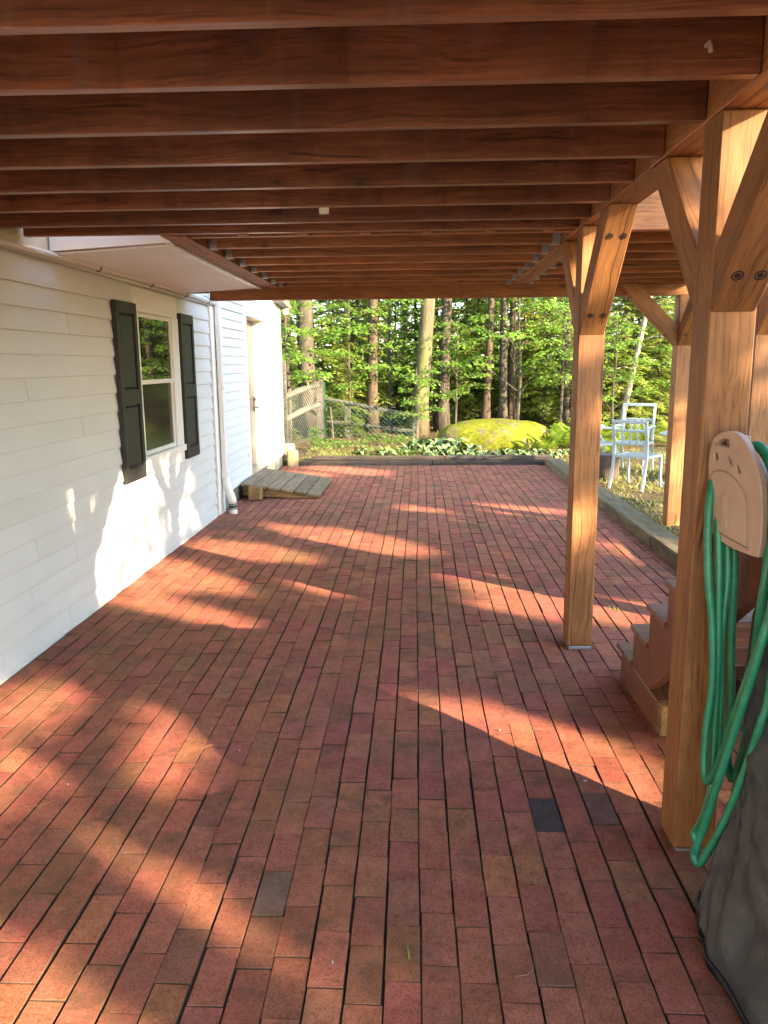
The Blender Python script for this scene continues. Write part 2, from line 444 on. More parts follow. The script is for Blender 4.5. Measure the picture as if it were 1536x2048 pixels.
# ------------------------------------------------------------------ brick patio
patio = empty('brick_patio', (0, 6, 0), 'red brick patio of long running courses', None, None, 'structure')
MB().box(-2.19, 2.06, -1.6, 12.6, -0.07, -0.0095).build('sand_bed', M['joint'], patio)
def brick_tint(x, y):
    r = rng.random()
    if r < 0.58: c = (0.400, 0.142, 0.100)
    elif r < 0.76: c = (0.420, 0.165, 0.100)
    elif r < 0.90: c = (0.385, 0.124, 0.098)
    elif r < 0.975: c = (0.345, 0.140, 0.090)
    else: c = (0.300, 0.125, 0.088)
    k = 0.88 + 0.26*rng.random()
    return tuple(v*k*(0.94+0.12*rng.random()) for v in c)
DARK = [((0.448, 2.551), (0.085, 0.066, 0.072)), ((0.643, 2.719), (0.20, 0.105, 0.095)), ((-0.489, 2.109), (0.24, 0.15, 0.125))]
BW, BL = 0.1035, 0.207
bricks = []
ncol = 41
for i in range(ncol):
    x0 = -2.165 + i*BW
    off = (i % 2)*BL*0.5 + 0.035*math.sin(i*1.7) + rng.uniform(-0.015, 0.015)
    y = -1.5 + off - BL
    wob = rng.uniform(-0.002, 0.002)
    while y < 12.52:
        L = BL + rng.uniform(-0.003, 0.003)
        y1 = min(y+L, 12.585); y0 = max(y, -1.5)
        if y1-y0 > 0.03:
            wx = wob + 0.010*math.sin(y*0.55+i*0.09) + 0.0035*math.sin(y*1.9+i*0.32) + rng.uniform(-0.0008, 0.0008)
            bricks.append((x0+wx, x0+BW+wx, y0, y1))
        y += L
def brick_geo(b):
    x0, x1, y0, y1 = b
    gx_ = 0.0027+rng.uniform(-0.0014, 0.0020); gy_ = 0.0013+rng.uniform(0, 0.0009)
    x0 += gx_; x1 -= gx_-0.0006; y0 += gy_; y1 -= gy_
    zt = rng.uniform(-0.0030, 0.002); tx = rng.uniform(-0.0014, 0.0014); ty = rng.uniform(-0.0014, 0.0014)
    j = lambda: rng.uniform(-0.0008, 0.0008)
    c = 0.0017
    v = [(x0, y0, -0.05), (x1, y0, -0.05), (x1, y1, -0.05), (x0, y1, -0.05)]
    low = zt-0.0020
    v += [(x0+j(), y0+j(), low-tx-ty), (x1+j(), y0+j(), low+tx-ty), (x1+j(), y1+j(), low+tx+ty), (x0+j(), y1+j(), low-tx+ty)]
    v += [(x0+c+j(), y0+c*0.35+j(), zt-tx-ty), (x1-c+j(), y0+c*0.35+j(), zt+tx-ty), (x1-c+j(), y1-c*0.35+j(), zt+tx+ty), (x0+c+j(), y1-c*0.35+j(), zt-tx+ty)]
    f = [(0, 1, 5, 4), (1, 2, 6, 5), (2, 3, 7, 6), (3, 0, 4, 7), (4, 5, 9, 8), (5, 6, 10, 9), (6, 7, 11, 10), (7, 4, 8, 11), (8, 9, 10, 11)]
    return v, f
def view_size(b):
    p = Vector(((b[0]+b[1])/2, (b[2]+b[3])/2, -CAMZ)); d = p.dot(fw)
    if d < 0.3: return 0
    sx, sy = p.dot(r2)/d*1560, p.dot(u2)/d*1560
    if abs(sx) > 800 or abs(sy) > 1060: return 0
    return 1/d**3
JT = (0.085, 0.058, 0.044, 1.0)     # soil lodged in the joints
dark_at = {}
for (dx, dy), dc in DARK:
    dark_at[min(range(len(bricks)), key=lambda q: abs((bricks[q][0]+bricks[q][1])/2-dx)+abs((bricks[q][2]+bricks[q][3])/2-dy))] = dc
order = sorted(range(len(bricks)), key=lambda k: -view_size(bricks[k]))
near = set(order[:300])
rest = MB(); rest_c = []
for k, b in enumerate(bricks):
    cx, cy = (b[0]+b[1])/2, (b[2]+b[3])/2
    col = brick_tint(cx, cy)
    col = dark_at.get(k, col)
    v, f = brick_geo(b)
    if k in near:
        me = bpy.data.meshes.new('brick'); me.from_pydata([(p[0]-cx, p[1]-cy, p[2]) for p in v], [], f); me.update()
        at = me.attributes.new('tint', 'FLOAT_COLOR', 'POINT')
        at.data.foreach_set('color', np.array([JT]*8+[(*col, 1.0)]*4).ravel())
        add_obj('brick', me, patio, M['brick'], Matrix.Translation((cx, cy, 0)))
    else:
        rest.add(v, f); rest_c += [JT]*8+[(*col, 1.0)]*4
me = bpy.data.meshes.new('far_bricks'); me.from_pydata(rest.v, [], rest.f); me.update()
at = me.attributes.new('tint', 'FLOAT_COLOR', 'POINT'); at.data.foreach_set('color', np.array(rest_c).ravel())
tag(add_obj('far_bricks', me, patio, M['brick']), kind='stuff')

# bits fallen on the patio
fl = MB()
for k in range(70):
    x, y = rng.uniform(-2.0, 1.9), rng.uniform(1.7, 12); a = rng.uniform(0, 6.3); s = rng.uniform(0.004, 0.011)
    z = 0.0045
    c, sn = math.cos(a)*s, math.sin(a)*s
    fl.add([(x-c, y-sn, z), (x-sn*0.4, y+c*0.4, z+s*0.3), (x+c, y+sn, z+0.001), (x+sn*0.4, y-c*0.4, z)], [(0, 1, 2, 3)])
flo = fl.build('fallen_petals', plain('pale_petals', (0.55, 0.50, 0.42), 0.8), None)
tag(flo, 'tiny pale petals and chips strewn over the bricks', None, None, 'stuff')
tf = MB()
for cx, cy, n in [(0.0, 7.05, 26), (1.33, 5.02, 22), (1.43, 4.72, 12), (1.98, 6.7, 14), (1.9, 9.6, 14), (0.12, 7.0, 14), (-0.02, 1.95, 8), (1.15, 6.4, 8)]:
    for k in range(n):
        x, y = cx+rng.gauss(0, 0.035), cy+rng.gauss(0, 0.05); a = rng.uniform(0, 6.3); h = rng.uniform(0.01, 0.035); w = 0.004
        dx, dy = math.cos(a), math.sin(a)
        tf.add([(x-dy*w, y+dx*w, -0.004), (x+dy*w, y-dx*w, -0.004), (x+dx*h*0.9, y+dy*h*0.9, h)], [(0, 1, 2)])
tag(tf.build('joint_weeds', M['grass'], None), 'small green weeds sprouting from the brick joints', None, None, 'stuff')
def straw(n, seed):
    r_ = random.Random(seed); m = MB()
    for k in range(n):
        x, y = r_.uniform(-1.9, 1.9), r_.uniform(1.7, 9); a = r_.uniform(0, 6.3); l = r_.uniform(0.02, 0.055); cur = r_.uniform(-0.5, 0.5)
        pts = [(x+math.cos(a+cur*t)*l*t, y+math.sin(a+cur*t)*l*t, 0.0045) for t in (-1, -0.3, 0.3, 1)]
        m.tube(pts, 0.0008, 3, False)
    return m
tag(straw(90, 3).build('dry_needles', plain('straw', (0.36, 0.22, 0.11), 0.8), None), 'dry pine needles scattered on the bricks', None, None, 'stuff')

# ------------------------------------------------------------------ house: main wall
WX = -2.18
house = empty('white_house', (-2.18, 4, 0), 'white clapboard house with a shuttered window beside the brick patio', 'house')
main_wall = MB().box(-7.5, WX-0.012, -6.0, 8.60, 0.0, 5.3).build('wall', M['siding'], house)
EXPO = 0.129
def clap(y0, y1, zb, expo, parent, mat, x=WX, name='clapboard', out=0.020):
    L = y1-y0; zt = zb+expo+0.012
    jz = rng.uniform(-0.0012, 0.0012)
    prof = [(x-0.004, zb+0.012), (x-0.004, zt), (x+0.001, zt), (x+out-0.002, zb+0.020), (x+out, zb+jz), (x+out-0.004, zb-0.004+jz)]
    prof[3] = (x+out*0.96, zb+0.030)
    m = MB(); n = len(prof); segs = max(1, int(L/0.9))
    vv = []
    for s_ in range(segs+1):
        yy = y0+L*s_/segs; w = rng.uniform(-0.0012, 0.0012)
        vv += [(px+(w if i > 2 else 0), yy, pz+(w*0.6 if i > 3 else 0)) for i, (px, pz) in enumerate(prof)]
    ff = [tuple(range(n)), tuple(segs*n+i for i in range(n))[::-1]]
    ff += [(s_*n+i, s_*n+(i+1) % n, (s_+1)*n+(i+1) % n, (s_+1)*n+i) for s_ in range(segs) for i in range(n)]
    m.add(vv, ff)
    return m.build(name, mat, parent)
seam = {0: 4.6, 1: 5.05, 2: 4.15, 3: 4.75, 4: 4.25, 5: 5.2, 7: 3.9, 9: 5.0, 11: 4.3, 14: 4.9}
for k in range(17):
    zb = 0.014 + EXPO*k
    spans = [(-1.5, 8.26)] if zb+EXPO < 0.80 else [(-1.5, 6.035), (7.15, 8.26)]
    if k in seam:
        a, b = spans[0]; spans = [(a, seam[k]-0.0015), (seam[k]+0.0015, b)] + spans[1:]
    for a, b in spans: clap(a, b, zb, EXPO, main_wall, M['siding'])
MB().box(WX-0.01, WX+0.012, -1.5, 8.28, -0.01, 0.012).build('base_strip', M['white'], house)
# upper band with pipe and ledger flashing
MB().box(WX-0.01, WX+0.022, -1.5, 8.30, 2.235, 2.262).build('drip_moulding', M['siding'], house, bevel=0.003)
MB().box(WX-0.01, WX+0.010, -1.5, 4.74, 2.262, 2.46).build('frieze_board', plain('stained_frieze', (0.62, 0.56, 0.42), 0.6, 0.1, 4, 0.3, 0, 0, (0.34, 0.18, 0.07)), house, bevel=0.002)
MB().box(WX-0.01, WX+0.010, 4.75, 8.30, 2.262, 2.46).build('frieze_board', M['siding'], house, bevel=0.002)
# corner board where the two siding runs meet
MB().box(WX-0.01, WX+0.020, 8.33, 8.60, -0.01, 3.4).build('corner_board', M['white'], house, bevel=0.004)
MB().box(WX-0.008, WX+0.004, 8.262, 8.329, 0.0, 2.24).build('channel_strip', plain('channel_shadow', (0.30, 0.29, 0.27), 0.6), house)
# roof, out of the picture
MB().add([(-7.8, -6.3, 5.2), (-1.8, -6.3, 5.2), (-1.8, 8.9, 5.2), (-7.8, 8.9, 5.2), (-4.8, -6.3, 7.3), (-4.8, 8.9, 7.3)],
         [(0, 1, 4), (1, 2, 5, 4), (2, 3, 5), (3, 0, 4, 5), (0, 3, 2, 1)]).build('roof', plain('roof_shingle', (0.08, 0.08, 0.085), 0.9, 0.3, 9), house)

# window
win = empty('window', (WX, 6.59, 0.75), parent=None); win.parent = house; win.location = Vector((WX, 6.59, 0.75)) - house.location
y0, y1, z0, z1 = 6.045, 7.14, 0.75, 2.215
X0 = WX+0.004
MB().box(X0-0.01, X0+0.020, y0, y1, 2.035, z1).build('header_panel', M['white'], win, bevel=0.003)
for a, b, c, d in [(y0, y0+0.072, z0+0.16, 2.034), (y1-0.185, y1, z0+0.16, 2.034)]:
    MB().box(X0-0.01, X0+0.026, a, b, c, d).build('casing', M['white'], win, bevel=0.004)
MB().box(X0-0.01, X0+0.024, y0, y1, z0, z0+0.10).build('apron', M['white'], win, bevel=0.004)
MB().box(X0-0.01, X0+0.045, y0-0.005, y1+0.005, z0+0.101, z0+0.159).build('sill', M['white'], win, bevel=0.006)
gy0, gy1 = 6.122, 6.95
def sash(za, zb, xo, mat, nm):
    s_ = MB(); t = 0.032
    s_.box(xo-0.02, xo, gy0, gy0+t, za, zb); s_.box(xo-0.02, xo, gy1-t, gy1, za, zb)
    s_.box(xo-0.0195, xo-0.0005, gy0+t, gy1-t, za, za+t); s_.box(xo-0.0195, xo-0.0005, gy0+t, gy1-t, zb-t, zb)
    s_.build(nm, M['white'], win)
    MB().box(xo-0.016, xo-0.010, gy0+t+0.001, gy1-t-0.001, za+t+0.001, zb-t-0.001).build('pane', mat, win)
sash(1.475, 2.03, X0+0.014, M['glass'], 'upper_sash')
sash(0.912, 1.512, X0+0.004, M['screen'], 'lower_sash')
MB().box(X0-0.005, X0+0.022, gy0, gy1, 1.478, 1.512).build('meeting_rail', M['white'], win, bevel=0.003)
MB().box(WX-0.0118, WX-0.0105, 6.118, 6.954, 0.905, 2.03).build('window_recess', M['white'], win)

def shutter(ya, yb):
    za, zb = 0.765, 2.085; xb = WX+0.018; t = 0.034; s_ = 0.055
    m = MB()
    m.box(xb, xb+0.014, ya+0.01, yb-0.01, za+0.01, zb-0.01)
    m.box(xb, xb+t, ya, ya+s_, za, zb); m.box(xb, xb+t, yb-s_, yb, za, zb)
    for a, b in [(za, za+0.10), (1.335, 1.445), (zb-0.08, zb)]:
        m.box(xb+0.001, xb+t-0.0005, ya+s_, yb-s_, a, b)
    o = m.build('shutter', M['shutter'], house)
    for a, b in [(za+0.10, 1.335), (1.445, zb-0.08)]:
        g = 0.022
        MB().add([(xb+0.012, ya+s_+0.006, a+0.006), (xb+0.012, yb-s_-0.006, a+0.006), (xb+0.012, yb-s_-0.006, b-0.006), (xb+0.012, ya+s_+0.006, b-0.006),
                  (xb+0.027, ya+s_+g+0.006, a+g), (xb+0.027, yb-s_-g-0.006, a+g), (xb+0.027, yb-s_-g-0.006, b-g), (xb+0.027, ya+s_+g+0.006, b-g)],
                 [(4, 5, 6, 7), (0, 1, 5, 4), (1, 2, 6, 5), (2, 3, 7, 6), (3, 0, 4, 7), (0, 3, 2, 1)]).build('raised_panel', M['shutter'], o)
    for zz in (za+0.03, zb-0.03, 1.39):
        MB().lathe([(0.006, -0.003), (0.006, 0.003)], (0, 0, 0), 8).build('screw_cap', M['black'], o, m=Matrix.Translation((xb+t+0.001, ya+0.02, zz)) @ Matrix.Rotation(math.pi/2, 4, 'Y'))
    return o
shutter(5.61, 6.025); shutter(7.16, 7.56)

# conduit pipe along the top of the siding
pipe = MB().tube([(WX+0.045, -1.4, 2.255), (WX+0.045, 4.2, 2.258), (WX+0.045, 6.5, 2.282), (WX+0.046, 8.5, 2.262)], 0.019, 10).build('conduit_pipe', plain('grey_white_pvc', (0.62, 0.62, 0.60), 0.45, 0.05), house, smooth=True)
for yy in (5.36, 6.42, 7.38, 8.15, 3.9, 2.6):
    zc = 2.262
    pts = [(WX+0.012, yy, zc+0.05), (WX+0.03, yy, zc+0.055)] + [(WX+0.045+0.026*math.sin(a), yy, zc+0.012+0.028*math.cos(a)) for a in np.linspace(0, math.pi*1.15, 8)]
    MB().tube(pts, 0.0035, 6).build('hook', M['dark_metal'], pipe)

# sloping beadboard soffit of the bump-out
sf = empty('soffit', (-1.8, 6.0, 2.3)); sf.parent = house; sf.location = Vector((-1.8, 6.0, 2.3))-house.location
SY0, SY1 = 4.75, 7.36
m = MB(); n = 52
for k in range(n):
    a = SY0+(SY1-SY0)*k/n; b = SY0+(SY1-SY0)*(k+1)/n - 0.013
    m.prism([(a, 0), (b, 0), (b-0.006, -0.012), (a+0.006, -0.012)], 'x', -2.16, -1.44)
me = m.mesh('beadboard')
for v in me.vertices: v.co.z += 2.284 + (v.co.x+2.16)*0.055
tag(add_obj('beadboard', me, sf, M['soffit']), kind='stuff')
MB().prism([(-2.16, 2.29), (-1.44, 2.33), (-1.44, 2.54), (-2.16, 2.54)], 'y', SY0-0.03, SY0-0.001).build('fascia', M['soffit'], sf)
MB().prism([(-2.16, 2.29), (-1.44, 2.33), (-1.44, 2.54), (-2.16, 2.54)], 'y', SY1+0.001, SY1+0.02).build('fascia', M['soffit'], sf)
MB().box(-2.15, -1.42, SY0, SY1, 2.345, 2.55).build('bump_out_floor', M['soffit'], sf)
MB().box(-1.475, -1.425, SY0-0.01, SY1+0.02, 2.306, 2.330).build('edge_moulding', plain('pale_moulding', (0.72, 0.76, 0.78), 0.4), sf, bevel=0.003)

# ------------------------------------------------------------------ house: addition with the door
AX = -2.20
add_wall = MB()
add_wall.box(-6.5, AX-0.012, 8.605, 10.05, 0.0, 2.60)
add_wall.box(-6.5, AX-0.0121, 11.55, 12.74, 0.0, 2.60)
add_wall.box(-6.5, AX-0.0122, 10.0501, 11.5499, 2.30, 2.60)
add_wall.box(-6.5, -2.42, 10.0502, 11.5498, 0.0, 2.2999)
aw = add_wall.build('wall', M['addition'], house)
MB().add([(AX-0.012, 8.61, 2.601), (AX-0.012, 12.74, 2.601), (AX-0.012, 10.2, 3.9), (-6.5, 8.61, 2.601), (-6.5, 12.74, 2.601), (-6.5, 10.2, 3.9)],
         [(0, 1, 2), (3, 5, 4), (0, 3, 4, 1), (1, 4, 5, 2), (2, 5, 3, 0)]).build('gable', M['addition'], house)
k = 0; z = 0.172
while z < 2.52:
    clap(8.64, 10.02, z, 0.104, aw, M['addition'], AX, out=0.021)
    clap(11.575, 12.70, z, 0.104, aw, M['addition'], AX, out=0.021)
    z += 0.104
MB().box(AX-0.01, AX+0.02, 12.701, 12.76, 0.165, 2.60).build('corner_board', M['white'], house, bevel=0.003)
MB().box(AX-0.3, AX+0.004, 8.602, 12.75, -0.02, 0.168).build('foundation', M['concrete'], house)
MB().prism([(12.25, 2.56), (12.95, 2.50), (12.95, 2.56), (12.25, 2.86), (11.6, 3.2), (11.6, 3.1)], 'x', AX-3.0, AX+0.16).build('roof_edge', plain('dark_roof_edge', (0.13, 0.125, 0.12), 0.8), house)
fl_ = MB().lathe([(0.02, 0.0), (0.045, 0.03), (0.055, 0.10), (0.05, 0.11)], (0, 0, 0), 12)
fl_.build('flood_light', M['white'], house, smooth=True, m=Matrix.Translation((AX+0.10, 12.90, 2.50)) @ Matrix.Rotation(math.radians(115), 4, 'X'))
# door
door = empty('door', (-2.36, 10.8, 0.17)); door.parent = house; door.location = Vector((-2.36, 10.8, 0.17))-house.location
MB().box(-2.39, -2.36, 10.185, 11.398, 0.185, 2.235).build('door_leaf', M['door'], door, bevel=0.003)
for a, b in [(10.022, 10.180), (11.400, 11.570)]:
    MB().box(-2.41, AX+0.024, a, b, 0.170, 2.44).build('jamb', M['white'], door, bevel=0.004)
MB().box(-2.41, AX+0.022, 10.181, 11.399, 2.240, 2.438).build('head', M['white'], door, bevel=0.003)
MB().box(-2.41, AX+0.03, 10.181, 11.399, 0.150, 0.184).build('threshold', M['metal'], door, bevel=0.003)
MB().box(-2.359, -2.345, 11.30, 11.345, 0.95, 1.17).build('lock_plate', M['dark_metal'], door, bevel=0.004)
MB().tube([(-2.35, 11.32, 1.02), (-2.30, 11.32, 1.02), (-2.285, 11.25, 1.02), (-2.285, 11.21, 1.015)], 0.011, 8).build('handle', M['dark_metal'], door, smooth=True)
MB().lathe([(0.02, -0.01), (0.024, 0.0), (0.02, 0.018)], (0, 0, 0), 12).build('deadbolt', M['dark_metal'], door, m=Matrix.Translation((-2.345, 11.32, 1.13)) @ Matrix.Rotation(math.pi/2, 4, 'Y'))
MB().box(AX+0.012, AX+0.05, 11.86, 11.94, 0.70, 0.90).build('outlet_box', M['yellow'], house, bevel=0.005)

# downspout
ds = empty('downspout', (-2.1, 8.52, 0)); ds.parent = house; ds.location = Vector((-2.1, 8.52, 0))-house.location
MB().box(-2.148, -2.088, 8.45, 8.53, 0.42, 2.46).build('upper_pipe', M['white'], ds, bevel=0.01)
MB().box(-2.153, -2.083, 8.445, 8.535, 1.36, 1.40).build('strap', M['white'], ds, bevel=0.003)
MB().box(-2.155, -2.081, 8.443, 8.537, 0.40, 0.47).build('collar', M['white'], ds, bevel=0.004)
MB().tube([(-2.118, 8.49, 0.42), (-2.112, 8.49, 0.34), (-2.08, 8.47, 0.24), (-2.045, 8.45, 0.16), (-2.04, 8.45, 0.11)], [0.046, 0.047, 0.046, 0.045, 0.044], 10).build('elbow', M['white'], ds, smooth=True)
MB().tube([(-2.04, 8.45, 0.112), (-2.038, 8.448, 0.05)], 0.048, 12).build('rubber_sleeve', M['black'], ds)
for zz in (0.100, 0.062): MB().tube([(-2.0395, 8.449, zz+0.005), (-2.039, 8.449, zz-0.003)], 0.0505, 12).build('hose_clamp', M['metal'], ds)
MB().tube([(-2.038, 8.448, 0.049), (-2.035, 8.446, -0.02)], 0.044, 12).build('ground_pipe', M['white'], ds)

# ------------------------------------------------------------------ deck
deck = empty('timber_deck', (0.93, 4.36, 0), 'red-brown timber deck on cedar posts roofing the brick patio', 'deck')
JZ0, JZ1 = 2.32, 2.555
jy = [-1.33, -0.94, -0.55, -0.16, 0.23, 0.62, 1.01, 1.40, 1.79, 2.165, 2.545, 2.94, 3.325, 3.72, 4.11, 4.40]
jz = (JZ0+JZ1)/2; jh = JZ1-JZ0-0.004
for y in jy:
    x0 = -2.145
    beam('joist', (x0, y, jz+rng.uniform(-0.002, 0.002)), (0.857, y+rng.uniform(-0.004, 0.004), jz), 0.040, jh, M['joist'], deck, bevel=0.003)
jy2 = [4.535, 4.95, 5.36, 5.77, 6.17, 6.58, 6.98, 7.36]
for y in jy2:
    beam('joist', (-1.262, y, jz), (0.857, y, jz+rng.uniform(-0.002, 0.002)), 0.040, jh, M['joist_new'], deck, bevel=0.003)
    beam('joist', (1.005, y, jz), (2.395, y, jz), 0.040, jh, M['joist_new'], deck, bevel=0.003)
# blocking between the doubled joists where the two sections meet
for x in (-0.95, -0.62, -0.28, 0.06, 0.40, 0.72):
    beam('spacer_block', (x, 4.422, 2.335), (x, 4.513, 2.335), 0.06, 0.036, M['beam'], deck, bevel=0.002)
# beams of several plies
for i in range(3):
    xb = 0.883+0.0475*i
    beam('beam_ply', (xb, -1.5, jz), (xb, 3.1, jz+0.001), 0.0455, jh+0.006+0.002*i, M['joist_new'], deck, bevel=0.003)
    beam('beam_ply', (xb, 3.104, jz), (xb, 7.44, jz), 0.0455, jh+0.006+0.002*((i*2) % 3), M['beam'], deck, bevel=0.003)
    xl = -1.388+0.0475*i
    beam('beam_ply', (xl, 4.45, jz), (xl, 7.44, jz), 0.0455, jh+0.004+0.003*i, M['beam'], deck, bevel=0.003)
for i in range(2):
    yb = 7.475+0.047*i
    beam('end_beam_ply', (-1.93, yb, 2.365), (2.52, yb, 2.365), 0.045, 0.30, M['beam'], deck, bevel=0.003)
    xb = 2.42+0.047*i
    beam('rim_ply', (xb, 4.52, jz), (xb, 7.45, jz), 0.045, jh+0.004, M['beam'], deck, bevel=0.003)
beam('ledger_board', (-2.148, 7.45, 2.38), (-1.935, 7.45, 2.38), 0.045, 0.2, M['beam'], deck, bevel=0.003)
beam('front_rim', (1.005, 4.49, jz+0.01), (2.46, 4.49, jz+0.01), 0.040, 0.26, M['beam'], deck, bevel=0.003)
# joist hangers
hang = MB()
hang.box(-0.0015, 0.0015, -0.045, 0.045, -0.10, 0.06); hang.box(0.0015, 0.045, -0.0235, -0.0215, -0.118, 0.05); hang.box(0.0015, 0.045, 0.0215, 0.0235, -0.118, 0.05); hang.box(0.0015, 0.045, -0.0213, 0.0213, -0.1215, -0.1195)
hme = hang.mesh('joist_hanger')
hme.materials.append(M['metal'])
for y in jy2[1:]:
    for x, r in ((-1.263, 0), (0.858, math.pi), (1.004, 0)):
        add_obj('joist_hanger', hme, deck, None, Matrix.Translation((x, y, jz)) @ Matrix.Rotation(r, 4, 'Z'))
# decking, boards along the deck with narrow gaps
bw = 0.137; pitch = 0.1455
x = -2.10
while x < 1.0:
    beam('deck_board', (x, -1.55, JZ1+0.014), (x, 4.46, JZ1+0.014+rng.uniform(-0.0008, 0.0008)), bw, 0.026, M['deckboard'], deck, bevel=0.003); x += pitch
x = -1.40
while x < 2.50:
    beam('deck_board', (x, 4.468, JZ1+0.014), (x, 7.57, JZ1+0.014+rng.uniform(-0.0008, 0.0008)), bw, 0.026, M['deckboard'], deck, bevel=0.003); x += pitch
# posts with corner braces
def bolt(parent, p, n_):
    n_ = Vector(n_).normalized(); q = n_.to_track_quat('Z', 'Y').to_matrix().to_4x4()
    m = MB().lathe([(0.0165, -0.006), (0.0175, 0.0010), (0.0135, 0.0014), (0.013, -0.003), (0.001, -0.003)], (0, 0, 0), 12)
    m.lathe([(0.0095, -0.0029), (0.0095, 0.0008), (0.006, 0.002)], (0, 0, 0), 6)
    return m.build('bolt', M['dark_metal'], parent, m=Matrix.Translation(p) @ q)
def brace(post, c, dirv, zlo=1.76, run=0.56):
    """6x6 brace from a post face rising at 45 degrees along dirv"""
    d = Vector((dirv[0], dirv[1], 1)).normalized()
    nrm = Vector((dirv[0], dirv[1], -1)).normalized()      # underside
    t = 0.128
    # clipped parallelogram: lower edge from post at zlo, upper edge t*sqrt2 higher, plumb cut at the post, level cut at the beam
    side = Vector((-dirv[1], dirv[0], 0)); hw = 0.064
    top = 2.316
    r = top-zlo; g = t*math.sqrt(2)
    prof = [(0.0, zlo), (r, top), (r-g, top), (0.0, zlo+g)]
    base = Vector(c) + Vector((dirv[0], dirv[1], 0))*0.0705
    L = math.hypot(r, r)
    # local frame: X along brace
    x = d; z = -nrm; y = z.cross(x)
    mw = Matrix(((x.x, y.x, z.x, base.x), (x.y, y.y, z.y, base.y), (x.z, y.z, z.z, 0), (0, 0, 0, 1)))
    inv = mw.inverted(); vv = []
    for s_ in (-hw, hw):
        for a, zz in prof:
            vv.append(inv @ Vector((base.x+dirv[0]*a+side.x*s_, base.y+dirv[1]*a+side.y*s_, zz)))
    o = MB().add(vv, [(0, 1, 2, 3), (7, 6, 5, 4), (0, 4, 5, 1), (1, 5, 6, 2), (2, 6, 7, 3), (3, 7, 4, 0)]).build('brace', M['post'], post, bevel=0.004, m=mw)
    for zz in (zlo+0.095, top-0.12):
        for s_ in (-0.032, 0.032):
            a = zz-zlo
            p = base+Vector((dirv[0]*a, dirv[1]*a, zz))+side*s_
            bolt(o, p+nrm*0.0002, nrm)
    return o
def post(cx, cy, zb, zt, braces, plinth=True):
    p = beam('post', (cx, cy, zb), (cx, cy, zt), 0.14, 0.14, M['post'], deck, upv=(0, 1, 0), bevel=0.005)
    for b in braces: brace(deck, (cx, cy, 0), b)
    if plinth: MB().box(cx-0.06, cx+0.066, cy-0.075, cy+0.07, 0.001, zb-0.001).build('post_base', M['metal'], deck, bevel=0.003)
    return p
post(0.93, 2.475, 0.012, 2.316, [(0, -1), (0, 1)])
post(0.93, 4.36, 0.022, 2.316, [(0, -1), (0, 1)])
post(2.455, 7.48, 0.06, 2.21, [(0, -1), (-1, 0)], False)
post(1.98, 4.66, 0.04, 2.316, [(0, -1), (0, 1)], False)
# odds and ends screwed under the joists
MB().box(-0.445, -0.40, 3.735, 3.75, 2.295, 2.325).build('junction_tag', M['white'], deck, bevel=0.003)
MB().tube([(0.715, 2.14, 2.385), (0.715, 2.115, 2.385), (0.716, 2.108, 2.372), (0.716, 2.106, 2.36)], 0.006, 6).build('hook_screw', plain('brass_hook', (0.6, 0.5, 0.35), 0.4, 0.1, 9, 0.5, 0, 0.3), deck)
# ------------------------------------------------------------------ stairs beside the deck
stairs = empty('stairs', (1.45, 3.3, 0), 'red painted timber stairs climbing behind the nearest cedar post', 'stairs')
SX0, SX1 = 1.05, 1.86
rise, run = 0.178, 0.232
nst = 13
for k in range(nst):
    z = 0.190 + rise*k; yf = 3.905 - run*k
    for j in range(2):
        ya = yf - 0.134*j
        beam('tread', (SX0-0.012, ya-0.065, z-0.014), (SX1+0.012, ya-0.065, z-0.014), 0.128, 0.027, M['tread'], stairs, bevel=0.003)
    if k < 3:
        beam('riser', (SX0+0.042, yf-0.034, z-rise/2-0.022), (SX1-0.042, yf-0.034, z-rise/2-0.022), 0.018, rise-0.034, M['stair'], stairs, bevel=0.002)
def stringer(x):
    prof = []
    for k in range(nst):
        z = 0.162 + rise*k; yf = 3.875 - run*k
        prof += [(yf, z-rise if k else 0.158), (yf, z)]
    ye = 3.875 - run*nst
    prof += [(ye, 0.162+rise*(nst-1)), (ye, 0.162+rise*(nst-1)-0.26)]
    prof += [(3.36, 0.165)]
    return MB().prism(prof, 'x', x, x+0.04).build('stringer', M['stair'], stairs)
stringer(SX0); stringer(SX1-0.04)
beam('base_timber', (1.115, 3.255, 0.080), (1.115, 3.85, 0.080), 0.13, 0.152, M['stair'], stairs, bevel=0.006)
beam('base_timber', (1.795, 3.255, 0.080), (1.795, 3.85, 0.080), 0.13, 0.152, M['stair'], stairs, bevel=0.006)
beam('cleat', (1.10, 3.20, 0.085), (1.10, 3.252, 0.085), 0.09, 0.14, M['ramp_side'], stairs, bevel=0.004)

# ------------------------------------------------------------------ kerbs
kerb = empty('timber_kerb', (2.18, 9, 0), 'low brown timber kerb along the lawn side of the patio', 'kerb')
yk = 2.6
for L in (1.9, 2.35, 1.75, 2.1, 1.86):
    dx = rng.uniform(-0.008, 0.008)
    beam('timber', (2.185+dx, yk, 0.03), (2.185+rng.uniform(-0.008, 0.008), yk+L-0.012, 0.035), 0.235, 0.15, M['kerb'], kerb, bevel=0.012)
    yk += L
kerb2 = empty('dark_timber_edging', (0.2, 12.68, 0), 'dark weathered timber edging across the far end of the patio', 'edging')
for a, b in ((-1.93, 0.25), (0.26, 2.06)):
    beam('timber', (a, 12.67, 0.02), (b, 12.66, 0.018), 0.14, 0.10, M['timber_dark'], kerb2, bevel=0.01)
    beam('timber', (a+0.2, 12.72, 0.108), (b+0.1 if b > 1 else b+0.2, 12.71, 0.105), 0.10, 0.07, M['timber_dark'], kerb2, bevel=0.01)
